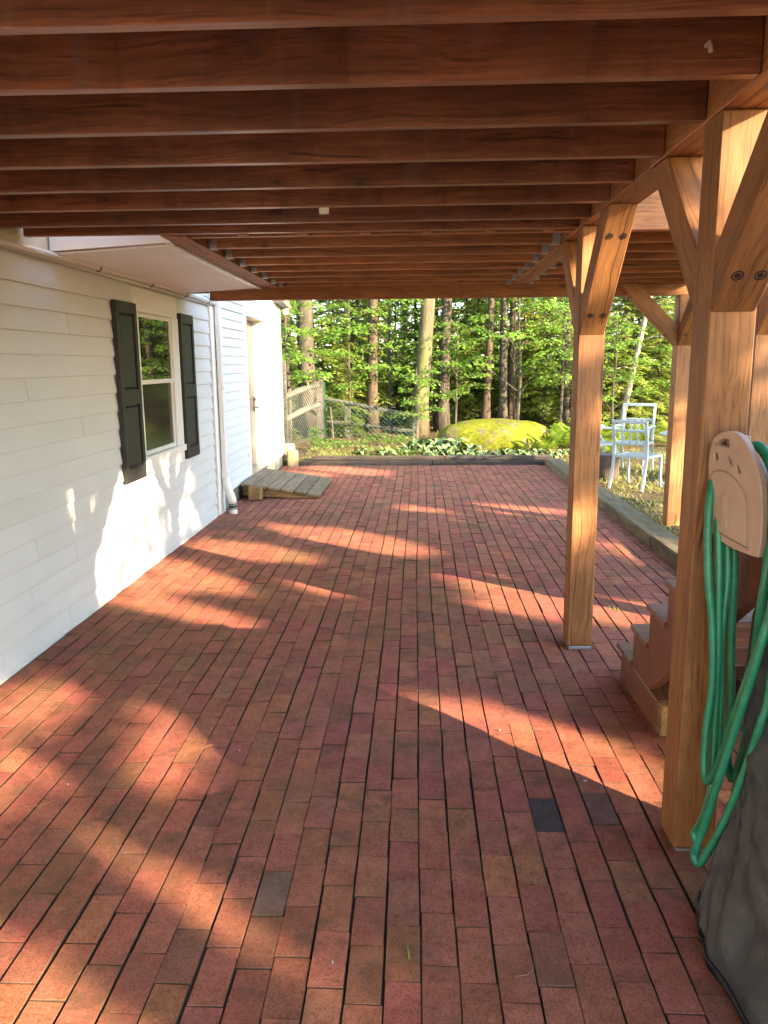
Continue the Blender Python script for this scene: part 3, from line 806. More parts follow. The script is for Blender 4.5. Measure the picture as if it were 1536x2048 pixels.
cb = MB().box(-0.09, 0.09, -0.09, 0.09, -0.04, 0.24).build('corner_block', plain('pale_mossy_stone', (0.30, 0.26, 0.14), 0.9, 0.3, 9, 0.2, 0.6), None, bevel=0.018, m=Matrix.Translation((-2.03, 12.62, 0.01)) @ Matrix.Rotation(0.2, 4, 'Z'))
tag(cb, 'pale yellowish stone block at the far corner of the house', 'stone block')
cb2 = MB().box(-0.12, 0.12, -0.10, 0.10, -0.04, 0.16).build('corner_stone', plain('pale_grey_stone', (0.40, 0.38, 0.30), 0.9, 0.3, 9, 0.2, 0.6), None, bevel=0.03, m=Matrix.Translation((-2.18, 12.98, 0.16)) @ Matrix.Rotation(-0.3, 4, 'Z'))
tag(cb2, 'pale rough stone lying behind the yellowish block', 'stone')

# ------------------------------------------------------------------ ramp and block at the door
ramp = empty('door_ramp', (-1.7, 10.1, 0), 'grey weathered plank ramp sloping from the side door', 'ramp')
rx0, rx1, ry0, ry1, rz0, rz1 = -2.165, -1.185, 9.40, 10.82, 0.185, 0.035
n = 6
ang = math.atan2(rz1-rz0, rx1-rx0)
for k in range(n):
    t = (k+0.5)/n; cx = rx0+(rx1-rx0)*t; cz = rz0+(rz1-rz0)*t
    upv = Vector((-math.sin(ang), 0, math.cos(ang)))
    dy = rng.uniform(-0.015, 0.01)
    beam('plank', (cx, ry0+dy, cz), (cx, ry1+dy, cz), (rx1-rx0)/n-0.010, 0.030, M['weathered'], ramp, upv=upv, bevel=0.003)
for yy in (ry0+0.03, ry1-0.06):
    MB().prism([(rx0+0.02, 0.04), (rx1-0.35, 0.004), (rx1-0.03, 0.004), (rx1-0.03, 0.016), (rx0+0.02, rz0-0.021)], 'y', yy, yy+0.038).build('side_board', M['ramp_side'], ramp)
blk = beam('wooden_block', (-1.965, 9.24, 0.088), (-1.965, 9.385, 0.088), 0.155, 0.165, M['ramp_side'], None, bevel=0.01)
tag(blk, 'squared offcut of timber standing beside the ramp', 'wood block')

# ------------------------------------------------------------------ hose hanger and hose
HA, HB = Vector((0.899, 2.385, 0)), Vector((0.986, 2.215, 0))
HU = (HB-HA).normalized(); HN = HU.cross(Vector((0, 0, 1)))    # faces the patio
if HN.x > 0: HN = -HN
HO = [(0.0034, 1.3963), (0.027, 1.4122), (0.0471, 1.417), (0.0672, 1.4178), (0.0875, 1.4128), (0.104, 1.4043), (0.121, 1.388), (0.1344, 1.3683), (0.1608, 1.3292), (0.1749, 1.2989), (0.1852, 1.2618), (0.1948, 1.1891), (0.1975, 1.1146), (0.1936, 1.0661), (0.1629, 1.0665), (0.0988, 1.074), (0.0389, 1.0927), (0.0179, 1.1131), (0.0088, 1.1569), (-0.0027, 1.2247), (-0.0102, 1.31), (-0.0083, 1.3614)]
HH = [(0.0095, 1.3749), (0.028, 1.3885), (0.041, 1.3943), (0.0595, 1.3925), (0.0628, 1.3697), (0.035, 1.371)]
HSL = [[(0.0112, 1.3463), (0.0209, 1.3507), (0.026, 1.331), (0.016, 1.3265)], [(0.0587, 1.3428), (0.0681, 1.3421), (0.0783, 1.3183), (0.067, 1.3237)], [(0.0919, 1.3231), (0.0985, 1.3222), (0.110, 1.3004), (0.100, 1.2994)]]
HIN = [(0.004, 1.2765), (0.0125, 1.2916), (0.0329, 1.3006), (0.062, 1.2981), (0.0914, 1.285), (0.1214, 1.2593), (0.1357, 1.2317), (0.1479, 1.1644), (0.1552, 1.0864), (0.0963, 1.1008), (0.028, 1.1201)]
hanger = empty('hose_hanger', (0.95, 2.37, 1.05), 'tan plastic hose hanger with slotted arched face on the nearest post', 'hose hanger')
def plate(outline, holes, d0, d1, name, mat, bev=0.0):
    bm = bmesh.new(); edges = []
    for lp in [outline]+holes:
        vs_ = [bm.verts.new(HA+HU*u+Vector((0, 0, z))+HN*d1) for u, z in lp]
        edges += [bm.edges.new((vs_[i], vs_[(i+1) % len(vs_)])) for i in range(len(vs_))]
    bmesh.ops.triangle_fill(bm, edges=edges, use_beauty=True, use_dissolve=False)
    faces = list(bm.faces)
    r = bmesh.ops.extrude_face_region(bm, geom=faces)
    vv = [g for g in r['geom'] if isinstance(g, bmesh.types.BMVert)]
    bmesh.ops.translate(bm, verts=vv, vec=HN*(d0-d1))
    bmesh.ops.recalc_face_normals(bm, faces=bm.faces)
    if bev:
        sharp = [e for e in bm.edges if len(e.link_faces) == 2 and e.calc_face_angle(0) > 0.9]
        bmesh.ops.bevel(bm, geom=sharp, offset=bev, segments=3, affect='EDGES', profile=0.6)
    me = bpy.data.meshes.new(name); bm.to_mesh(me); bm.free()
    return add_obj(name, me, hanger, mat)
cen = (0.095, 1.25)
plate(HO, [HH]+HSL, -0.012, 0.014, 'face_plate', M['tan'], 0.005)
ring = [(cen[0]+(u-cen[0])*1.06, cen[1]+(z-cen[1])*1.04) for u, z in HIN]
plate(ring, [[(cen[0]+(u-cen[0])*1.005, cen[1]+(z-cen[1])*1.005) for u, z in HIN]], 0.0135, 0.0175, 'groove_ring', M['tan'], 0)
plate(HIN, [], 0.0138, 0.0156, 'centre_panel', M['tan_dark'], 0)
plate([(cen[0]+(u-cen[0])*0.972, cen[1]+(z-cen[1])*0.975) for u, z in HIN], [], 0.0136, 0.0195, 'centre_panel', M['tan'], 0.001)
plate([(0.055, 1.232), (0.078, 1.232), (0.083, 1.135), (0.060, 1.135)], [], 0.019, 0.0225, 'handle_rib', M['tan'], 0.0015)
# drum and post bracket behind the face
drum = MB().tube([HA+HU*0.08+Vector((0, 0, 1.27))-HN*0.012, HA+HU*0.08+Vector((0, 0, 1.27))-HN*0.13], 0.062, 16).build('drum', M['tan'], hanger, smooth=False)
MB().box(0.935, 0.9985, 2.372, 2.399, 1.14, 1.40).build('bracket', M['tan'], hanger, bevel=0.004)
HOSE = [(0.978,2.360,1.351),(0.907,2.360,1.314),(0.876,2.340,1.196),(0.880,2.320,0.984),(0.895,2.300,0.833),(0.900,2.280,0.648),(0.889,2.270,0.522),(0.882,2.250,0.400),(0.886,2.220,0.363),(0.909,2.200,0.444),(0.930,2.170,0.606),(0.953,2.150,0.743),(0.976,2.140,0.859),(1.008,2.140,1.034),(1.018,2.200,1.235),(0.994,2.280,1.360),(0.965,2.330,1.355),(0.926,2.350,1.308),(0.904,2.340,1.196),(0.912,2.320,0.985),(0.918,2.300,0.753),(0.918,2.280,0.517),(0.903,2.240,0.305),(0.866,2.200,0.236),(0.841,2.180,0.210),(0.849,2.170,0.197),(0.862,2.160,0.262),(0.891,2.150,0.423),(0.925,2.140,0.601),(0.952,2.120,0.777),(0.985,2.120,0.968),(1.008,2.150,1.174),(0.988,2.250,1.364),(0.957,2.310,1.360),(0.940,2.350,1.308),(0.931,2.350,1.194),(0.942,2.330,0.982),(0.930,2.310,0.782),(0.934,2.290,0.562),(0.928,2.270,0.406),(0.886,2.220,0.266),(0.847,2.170,0.180),(0.833,2.150,0.157),(0.843,2.140,0.139),(0.860,2.130,0.174),(0.903,2.120,0.296),(0.944,2.110,0.462),(0.971,2.100,0.606),(0.988,2.100,0.704),(0.995,2.100,0.974),(1.008,2.150,1.244),(0.995,2.250,1.359),(0.958,2.330,1.355),(0.963,2.370,1.206),(0.972,2.360,0.974),(0.978,2.350,0.735),(0.986,2.340,0.573),(0.983,2.330,0.409),(1.006,2.330,0.306),(1.022,2.300,0.459),(1.006,2.250,0.742),(0.989,2.200,0.913),(0.999,2.200,1.047),(1.020,2.250,1.227)]
# keep the loops clear of the face plate by hanging them on the post side of it
HOSE = [(x+0.012*max(0, z-1.05)/0.3, y+0.03*max(0, z-1.0)/0.35, z) for x, y, z in HOSE]
hose = MB().tube(catmull(HOSE, 7), 0.0122, 10).build('garden_hose', M['hose'], None, smooth=True)
tag(hose, 'green garden hose looped over the tan hanger', 'hose')

# ------------------------------------------------------------------ covered barbecue
def cover_mesh():
    NA, NZ = 260, 120
    cx, cy = 1.215, 1.63
    prof = [(0.02, 0.43, 0.52), (0.12, 0.405, 0.50), (0.30, 0.355, 0.47), (0.50, 0.330, 0.49), (0.72, 0.330, 0.53), (0.94, 0.315, 0.47), (1.06, 0.27, 0.40), (1.10, 0.20, 0.28), (1.12, 0.10, 0.15), (1.125, 0.01, 0.02)]
    zs = np.array([p[0] for p in prof]); aa = np.array([p[1] for p in prof]); bb = np.array([p[2] for p in prof])
    tt = np.linspace(0, len(prof)-1, NZ)
    ii = np.arange(len(prof))
    z_, a_, b_ = (np.interp(tt, ii, q) for q in (zs, aa, bb))
    rc = random.Random(4); CR = [(rc.uniform(1.2, 5.2), rc.uniform(0.05, 0.95), rc.uniform(-1.5, 1.5), rc.uniform(0.12, 0.35), rc.choice((-1, 1, 1))*rc.uniform(0.010, 0.026)) for _ in range(46)]
    V = []
    for r in range(NZ):
        for j in range(NA):
            th = 2*math.pi*j/NA
            c, s = math.cos(th), math.sin(th)
            e = 2/5.5
            x = math.copysign(abs(c)**e, c)*a_[r]; y = math.copysign(abs(s)**e, s)*b_[r]
            low = max(0, 1-z_[r]/0.75)
            fold = 0.020*low*math.sin(9*th+3*math.sin(z_[r]*5)+0.7) + 0.010*math.sin(17*th+z_[r]*6)*low
            fold += 0.018*math.sin(z_[r]*11+3*th)*math.sin(4*th+z_[r]*4) + 0.010*math.sin(z_[r]*23-5*th)*math.sin(3*th+1)
            fold += 0.008*math.sin(31*th+9*math.sin(z_[r]*8))*min(1, 0.3+low) + 0.012*abs(math.sin(6*th+z_[r]*9+2*math.sin(z_[r]*13+5*th)))-0.006 + 0.004*math.sin(57*th+21*z_[r]+4*math.sin(9*th))
            for t0, z0_, ph, ln_, am in CR:
                dx_, dz_ = (th-t0)*0.45, z_[r]-z0_
                al, ac = dx_*math.sin(ph)+dz_*math.cos(ph), dx_*math.cos(ph)-dz_*math.sin(ph)
                if abs(al) < ln_ and abs(ac) < 0.12: fold += am*math.exp(-abs(ac)/0.028)*(1-(al/ln_)**2)
            k = 1+fold/0.45*0.55
            zz = z_[r]+0.02*math.sin(5*th)*(1 if r == 0 else 0)+(0.012*math.sin(3*th+2) if r > 0 else 0.0)
            V.append((cx+0.19*z_[r]+x*k-0.12*min(1, z_[r]/0.7)*y*k, cy+0.30*z_[r]+y*k, zz))
    F = [(r*NA+j, r*NA+(j+1) % NA, (r+1)*NA+(j+1) % NA, (r+1)*NA+j) for r in range(NZ-1) for j in range(NA)]
    F.append(tuple((NZ-1)*NA+j for j in range(NA)))
    me = bpy.data.meshes.new('cover'); me.from_pydata(V, [], F); me.shade_smooth(); return me, V, NA, NZ
bbq = empty('covered_barbecue', (1.27, 1.6, 0), 'barbecue under a dirty dark grey fabric cover at the right edge', 'barbecue')
cme, CV, CNA, CNZ = cover_mesh()
add_obj('cover', cme, bbq, M['cover'])
def off(v, d=0.003):
    q = Vector((v[0]-1.33, v[1]-1.75, 0)).normalized(); return Vector(v)+q*d
for deg_ in (197, 246, 268):
    j = int(deg_/360*CNA)
    MB().tube([off(CV[r*CNA+j]) for r in range(0, CNZ-16, 2)], 0.0045, 6).build('seam', M['cover_seam'], bbq, smooth=True)
for r in (3, int(CNZ*0.58)):
    MB().tube([off(CV[r*CNA+j]) for j in range(int(CNA*0.36), int(CNA*0.86))], 0.0055, 6).build('seam', M['cover_seam'], bbq, smooth=True)

for dx in (-0.2, 0.2):
    for dy in (-0.25, 0.25):
        MB().box(1.33+dx-0.02, 1.33+dx+0.02, 1.72+dy-0.02, 1.72+dy+0.02, 0.0, 0.8).build('leg', M['dark_metal'], bbq)
hk = MB().tube(catmull([(1.03, 2.12, 0.88), (0.985, 2.08, 0.90), (0.968, 2.07, 0.935), (0.966, 2.06, 0.962), (0.976, 2.055, 0.972), (0.988, 2.05, 0.955), (1.0, 2.05, 0.91), (1.04, 2.07, 0.88)], 5), 0.007, 8)
hk.build('cover_hook', M['dark_metal'], bbq, smooth=True)

# ------------------------------------------------------------------ garden chairs
def ring_pts(c, ux, uz, rx, rz, n=18):
    return [Vector(c)+Vector(ux)*rx*math.cos(2*math.pi*k/n)+Vector(uz)*rz*math.sin(2*math.pi*k/n) for k in range(n+1)]
def make_chair(arms, loc, rz, label, h=0.88):
    c = empty('garden_chair', (0, 0, 0), label, 'chair', 'pale painted metal garden chairs')
    w = 0.22; d = 0.42; sz = 0.42; t = 0.021
    def leg(path, nm): 
        MB().tube(catmull(path, 4), t, 4).build(nm, M['mint'], c)
    for sx in (-1, 1):      # chair faces +y locally; its back stands at y=0
        leg([(sx*w, -0.09, 0), (sx*w, -0.035, 0.2), (sx*w, 0.0, sz), (sx*w, -0.005, 0.6), (sx*w, -0.05, h)], 'rear_leg')
        leg([(sx*w, d+0.02, 0), (sx*w, d, 0.22), (sx*w, d-0.01, sz)], 'front_leg')
    MB().box(-w-0.02, w+0.02, -0.07, -0.035, h-0.02, h+0.022).build('top_rail', M['mint'], c, bevel=0.006)
    for zz, yy in ((0.745, -0.03), (0.575, -0.005)):
        MB().tube([(-w, yy, zz), (w, yy, zz)], 0.011, 6).build('back_rail', M['mint'], c)
    for k in range(4):
        MB().tube(ring_pts((-0.147+0.098*k, -0.018, 0.66), (1, 0, 0), (0, -0.14, 0.99), 0.060, 0.082), 0.0075, 6, False).build('back_ring', M['mint'], c)
    fr = MB()
    fr.box(-w-0.012, w+0.012, -0.005, 0.03, sz-0.018, sz+0.012); fr.box(-w-0.012, w+0.012, d-0.03, d+0.008, sz-0.018, sz+0.012)
    fr.box(-w-0.012, -w+0.025, 0.03, d-0.03, sz-0.017, sz+0.011); fr.box(w-0.025, w+0.012, 0.03, d-0.03, sz-0.017, sz+0.011)
    fr.build('seat_frame', M['mint'], c)
    for k in range(7):
        MB().box(-w+0.026, w-0.026, 0.045+0.052*k, 0.068+0.052*k, sz-0.004, sz+0.006).build('seat_slat', M['mint'], c)
    if arms:
        for sx in (-1, 1):
            MB().tube(catmull([(sx*(w+0.02), -0.01, 0.64), (sx*(w+0.03), 0.2, 0.66), (sx*(w+0.03), d, 0.645)], 4), 0.018, 5).build('armrest', M['mint'], c)
            MB().tube(catmull([(sx*(w+0.03), d, 0.645), (sx*(w+0.02), d-0.08, 0.55), (sx*w, d-0.02, sz)], 4), 0.016, 5).build('arm_support', M['mint'], c)
    c.location = loc; c.rotation_euler = (0, 0, rz)
    return c
make_chair(False, (2.70, 9.96, float(ground_h(2.7, 9.96))), math.radians(-41), 'pale mint metal chair seen from behind, nearest to the patio kerb', 0.86)
make_chair(True, (3.22, 11.55, float(ground_h(3.2, 11.5))), math.radians(150), 'pale mint armchair facing the camera behind the nearest chair', 0.95)
make_chair(True, (2.42, 11.45, float(ground_h(2.6, 11.4))), math.radians(-80), 'pale mint armchair half hidden behind the middle cedar post', 0.88)
make_chair(True, (4.55, 10.1, float(ground_h(4.5, 10.1))), math.radians(80), 'pale mint armchair at the right edge behind the outer post', 0.90)
tb = empty('garden_table', (3.75, 10.75, float(ground_h(3.7, 10.7))), 'round pale metal table among the garden chairs', 'table')
MB().lathe([(0.40, 0.60), (0.42, 0.61), (0.42, 0.63), (0.40, 0.64)], (3.75, 10.75, 0.03), 32).build('table_top', M['mint'], tb)
MB().tube([(3.75, 10.75, 0.03), (3.75, 10.75, 0.635)], 0.03, 8).build('pedestal', M['mint'], tb)
MB().lathe([(0.20, 0.0), (0.19, 0.02), (0.04, 0.05)], (3.75, 10.75, 0.02), 20).build('base', M['mint'], tb)

# stump, pot
def stump(cx, cy, r, h, label):
    b = float(ground_h(cx, cy)); m = MB(); n = 22; rr = [1+0.05*math.sin(3*a*6.28/n+1)+rng.uniform(-0.02, 0.02) for a in range(n)]
    st = empty('tree_stump', (cx, cy, b), label, 'stump')
    vv = []
    for z, k in ((-0.05, 1.12), (0.08, 1.03), (h*0.6, 0.98), (h, 0.97)):
        vv += [(cx+r*k*rr[j]*math.cos(6.283*j/n), cy+r*k*rr[j]*math.sin(6.283*j/n), b+z) for j in range(n)]
    ff = [(i*n+j, i*n+(j+1) % n, (i+1)*n+(j+1) % n, (i+1)*n+j) for i in range(3) for j in range(n)]
    m.add(vv, ff).build('bark', M['bark_red'], st, smooth=True)
    MB().add([(cx+r*0.968*rr[j]*math.cos(6.283*j/n), cy+r*0.968*rr[j]*math.sin(6.283*j/n), b+h-0.001+rng.uniform(-0.003, 0.003)) for j in range(n)], [tuple(range(n))]).build('cut_face', M['fencewood'], st)
stump(2.60, 10.85, 0.19, 0.33, 'brown sawn tree stump standing behind the middle cedar post')
pot = empty('plant_pot', (2.86, 8.75, float(ground_h(2.8, 8.7))), 'small grey green pot with pale rim beside the outer post', 'pot')
pz = pot.location.z
MB().lathe([(0.075, 0.0), (0.10, 0.20), (0.093, 0.20), (0.085, 0.16)], (2.86, 8.75, pz), 18).build('body', plain('pot_green', (0.14, 0.16, 0.13), 0.6), pot, smooth=True)
MB().lathe([(0.099, 0.195), (0.112, 0.197), (0.112, 0.225), (0.100, 0.226)], (2.86, 8.75, pz), 18).build('rim', M['white'], pot)

# ------------------------------------------------------------------ fences
def fence_post(parent, x, y, zb, zt, w=0.13, t=0.10, holes=()):
    r = w/2; prof = [(-r, zb), (r, zb), (r, zt-r)] + [(r*math.cos(a), zt-r+r*math.sin(a)) for a in np.linspace(0.3, math.pi-0.3, 7)] + [(-r, zt-r)]
    me = MB().prism(prof, 'y', -t/2, t/2)
    o = me.build('post', M['fencewood'], parent, bevel=0.006, m=Matrix.Translation((x, y, 0)))
    for hz in holes:
        MB().lathe([(0.03, -0.004), (0.034, 0.001), (0.001, 0.0012)], (0, 0, 0), 10).build('knot_hole', M['black'], o, m=Matrix.Translation((x, y-t/2, hz)) @ Matrix.Rotation(math.pi/2, 4, 'X'))
    return o
def rail(parent, p0, p1, r=0.042):
    p0, p1 = Vector(p0), Vector(p1)
    pts = [p0.lerp(p1, t)+Vector((0, 0, 0.012*math.sin(t*5+p0.x*3))) for t in np.linspace(0, 1, 8)]
    MB().tube(pts, [r*0.7]+[r*(0.9+0.2*rng.random()) for _ in range(6)]+[r*0.7], 6).build('rail', M['fencewood'], parent)
def wire(parent, a, b, z0, z1, cell, mat, r=0.0022):
    """diamond wire netting between two ground points; z0/z1 give (start, end) heights"""
    a, b = Vector((*a, 0)), Vector((*b, 0)); L = (b-a).length; H = max(z1[0]-z0[0], z1[1]-z0[1])
    m = MB()
    def pt(u, v):
        u_ = min(max(u/L, 0), 1); lo = z0[0]+(z0[1]-z0[0])*u_; hi = z1[0]+(z1[1]-z1[0])*u_
        p = a.lerp(b, u_); return Vector((p.x, p.y, lo+(hi-lo)*v/H))
    n = int((L+H)/cell)+1
    for s_ in (1, -1):
        for k in range(-int(H/cell)-1, n+1):
            u0 = k*cell; pts = []
            ua, ub = (u0, u0+H) if s_ > 0 else (u0+H, u0)
            t0 = 0; t1 = 1
            d = ub-ua
            if d > 0: t0 = max(0, -ua/d); t1 = min(1, (L-ua)/d)
            else: t0 = max(0, (L-ua)/d); t1 = min(1, -ua/d)
            if t1-t0 < 0.02: continue
            p0, p1 = pt(ua+d*t0, H*t0), pt(ua+d*t1, H*t1)
            m.tube([p0, p1], r, 3, False)
    tag(m.build('wire_netting', mat, parent), kind='stuff')
f1 = empty('split_rail_fence', (-2.2, 15.2, 0.1), 'grey split rail fence panel with pale netting beside the house corner', 'fence')
fence_post(f1, -2.47, 14.45, 0.05, 1.72, 0.15, 0.10, (1.42, 1.50, 1.33))
fence_post(f1, -1.97, 16.0, 0.05, 1.36, 0.15, 0.11, (0.86, 1.2))
rail(f1, (-2.45, 14.45, 1.04), (-1.98, 16.0, 1.22), 0.055); rail(f1, (-2.45, 14.45, 0.62), (-1.98, 16.0, 0.84), 0.055)
wire(f1, (-2.45, 14.39), (-1.90, 15.93), (0.1, 0.1), (1.15, 1.28), 0.085, M['mesh_pale'], 0.0018)
wire(f1, (-2.56, 14.39), (-2.38, 14.392), (0.1, 0.1), (1.18, 1.18), 0.07, M['mesh_wire'], 0.0020)
wire(f1, (-1.90, 15.93), (-1.86, 16.02), (0.1, 0.1), (1.28, 1.26), 0.03, M['mesh_wire'], 0.003)
f2 = empty('low_split_rail_fence', (-1.1, 16.1, 0.1), 'low split rail fence with green diamond netting running into the woods', 'fence')
fence_post(f2, -1.42, 16.1, 0.05, 0.86, 0.13, 0.11)
fence_post(f2, -0.02, 16.05, 0.0, 0.62, 0.12, 0.11)
rail(f2, (-1.92, 16.02, 0.93), (-0.02, 16.0, 0.585), 0.036); rail(f2, (-1.92, 16.02, 0.47), (-0.02, 16.0, 0.27), 0.040)
wire(f2, (-1.9, 15.96), (0.05, 15.96), (0.08, 0.0), (0.98, 0.62), 0.105, M['mesh_wire'], 0.0034)
gl = MB().tube([(-1.70, 15.9, 0.05), (-1.72, 15.88, 0.45), (-1.75, 15.86, 0.78)], 0.016, 6).build('fence_stake', M['fencewood'], None)
tag(gl, 'thin pale stake leaning at the low fence', 'stake')

# ------------------------------------------------------------------ boulder
def boulder():
    bm = bmesh.new(); bmesh.ops.create_icosphere(bm, subdivisions=5, radius=1)
    from mathutils import noise
    for v in bm.verts:
        p = v.co.copy()
        k = 1+0.10*noise.noise(p*1.3+Vector((3, 1, 2)))+0.05*noise.noise(p*3.1)+0.018*noise.noise(p*8)+0.006*noise.noise(p*25)
        x, y, z = p.x*k, p.y*k, p.z*k
        z = z if z < 0.55 else 0.55+(z-0.55)*0.55
        v.co = Vector((x*1.08, y*0.85, z*0.62))
    me = bpy.data.meshes.new('boulder'); bm.to_mesh(me); bm.free(); me.shade_smooth()
    return me
bo = add_obj('mossy_boulder', boulder(), None, M['moss'], Matrix.Translation((1.50, 14.75, 0.11)))
tag(bo, 'wide low boulder covered in bright yellow green moss', 'boulder')
# ------------------------------------------------------------------ vegetation helpers
def unit(a): return a/np.maximum(np.linalg.norm(a, axis=-1, keepdims=True), 1e-9)
def leaves_mesh(name, C, D, N, L, W, mat, tri=False, fold=0.0):
    """diamond leaves: centres at base C, pointing D, facing N"""
    C = np.asarray(C, float); D = unit(np.asarray(D, float)); N = np.asarray(N, float)
    B = unit(np.cross(D, N)); N = np.cross(B, D)
    L = np.asarray(L)[:, None]; W = np.asarray(W)[:, None]
    n = len(C)
    V = np.stack([C, C+D*L*0.45+B*W*0.5+N*W*fold, C+D*L, C+D*L*0.45-B*W*0.5+N*W*fold], 1).reshape(-1, 3)
    me = bpy.data.meshes.new(name)
    me.vertices.add(4*n); me.vertices.foreach_set('co', V.ravel())
    me.loops.add(4*n); me.loops.foreach_set('vertex_index', np.arange(4*n, dtype=np.int32))
    me.polygons.add(n); me.polygons.foreach_set('loop_start', np.arange(0, 4*n, 4, dtype=np.int32)); me.polygons.foreach_set('loop_total', np.full(n, 4, dtype=np.int32))
    me.update(calc_edges=True); me.validate()
    me.materials.append(mat)
    return me

def hemlock(seed, h, z0, spread, mat, barkmat, limbs=46, lw=1.0):
    r = np.random.default_rng(seed)
    C, D, N, L, W = [], [], [], [], []
    tr = MB()
    lean = r.normal(0, 0.02, 2)
    tp = [(lean[0]*z, lean[1]*z, z) for z in np.linspace(-0.1, h, 9)]
    r0 = 0.012*h+0.01
    tr.tube(tp, [r0*(1-0.93*i/8) for i in range(9)], 7)
    for k in range(limbs):
        f = (k+r.random())/limbs
        z = z0+(h-z0)*f**0.9
        az = k*2.4+r.normal(0, 0.3)
        ln = spread*(1-f)**0.75*(0.65+0.5*r.random())+0.12
        o = np.array([lean[0]*z, lean[1]*z, z]); d = np.array([math.cos(az), math.sin(az), 0.0])
        s = np.linspace(0, 1, 7)
        rise = 0.10*r.random(); droop = 0.30+0.2*r.random()
        pts = o+np.outer(s*ln, d)+np.outer((rise*s-droop*s**2.2)*ln, [0, 0, 1])
        tr.tube(pts.tolist(), [0.011*lw*(1-0.8*t)+0.002 for t in s], 3, False)
        side = np.array([-d[1], d[0], 0])
        m = max(3, int(ln/0.085))
        for i in range(m):
            t = (i+0.6)/m; p = o+d*t*ln+np.array([0, 0, (rise*t-droop*t**2.2)*ln])
            for sg in (-1, 1):
                tl = (0.10+0.42*ln*0.45*(1-0.75*t))*(0.6+0.6*r.random())
                td = unit(d*0.75+side*sg+np.array([0, 0, -0.22-0.25*r.random()])+r.normal(0, 0.12, 3))
                nn = max(2, int(tl/0.045))
                for q in range(nn):
                    u = (q+0.5)/nn; pc = p+td*tl*u+np.array([0, 0, -0.10*tl*u*u])
                    sd = np.cross(td, [0, 0, 1]); 
                    for s2 in (-1, 1):
                        C.append(pc); D.append(td*0.8+sd*s2*0.75+r.normal(0, 0.15, 3)); N.append(np.array([0, 0, 1])+r.normal(0, 0.28, 3))
                        L.append((0.055+0.035*r.random())*lw); W.append((0.020+0.012*r.random())*lw)
    tm = tr.mesh('trunk'); tm.materials.append(barkmat)
    return tm, leaves_mesh('crown', C, D, N, L, W, mat)

def broadleaf(seed, clumps, size, mat, barkmat, h, dens=1.0):
    """clumps: (x, y, z, radius, thickness, number of leaves)"""
    r = np.random.default_rng(seed)
    C, D, N, L, W = [], [], [], [], []
    tr = MB(); tr.tube([(0.02*math.sin(z*2), 0.02*math.cos(z*3), z) for z in np.linspace(-0.05, h, 8)], [0.010*h*(1-0.85*i/7)+0.006 for i in range(8)], 6)
    for (x, y, z, R, T, n) in clumps:
        n = int(n*dens)
        st = np.array([0, 0, max(0.1, z-0.5*math.hypot(x, y)-0.1)])
        e = np.array([x, y, z])
        tr.tube([tuple(st), tuple(st*0.45+e*0.55+np.array([0, 0, 0.05])), tuple(e)], [0.011, 0.008, 0.004], 4, False)
        for q in range(5):
            a = r.random()*6.28; ee = e+np.array([math.cos(a)*R*0.8, math.sin(a)*R*0.8, -0.05])
            tr.tube([tuple(e*0.7+st*0.3), tuple(e*0.6+ee*0.4+np.array([0, 0, 0.03])), tuple(ee)], [0.006, 0.004, 0.002], 3, False)
        a = r.random(n)*6.283; rr = R*np.sqrt(r.random(n))*(0.85+0.3*r.random(n))
        C.append(np.stack([x+rr*np.cos(a), y+rr*np.sin(a), z+r.normal(0, T, n)-0.25*rr**2/max(R, .1)], 1))
        D.append(np.stack([np.cos(a)+r.normal(0, .6, n), np.sin(a)+r.normal(0, .6, n), r.normal(-0.25, .25, n)], 1))
        N.append(np.stack([r.normal(0, .35, n), r.normal(0, .35, n), np.ones(n)], 1))
        s = size*(0.6+0.7*r.random(n)); L.append(s); W.append(s*(0.55+0.3*r.random(n)))
    tm = tr.mesh('trunk'); tm.materials.append(barkmat)
    return tm, leaves_mesh('crown', np.concatenate(C), np.concatenate(D), np.concatenate(N), np.concatenate(L), np.concatenate(W), mat, fold=0.12)

def place_tree(name, tm, cm, loc, rz, sc, label, group=None, cat='tree'):
    e = empty(name, loc, label, cat, group)
    e.rotation_euler = (0, 0, rz); e.scale = (sc, sc, sc)
    for nm, me in (('trunk', tm), ('crown', cm)):
        if me is None: continue
        o = bpy.data.objects.new(nm, me); COL.objects.link(o); o.parent = e
    return e

def gh(x, y): return float(ground_h(x, y))

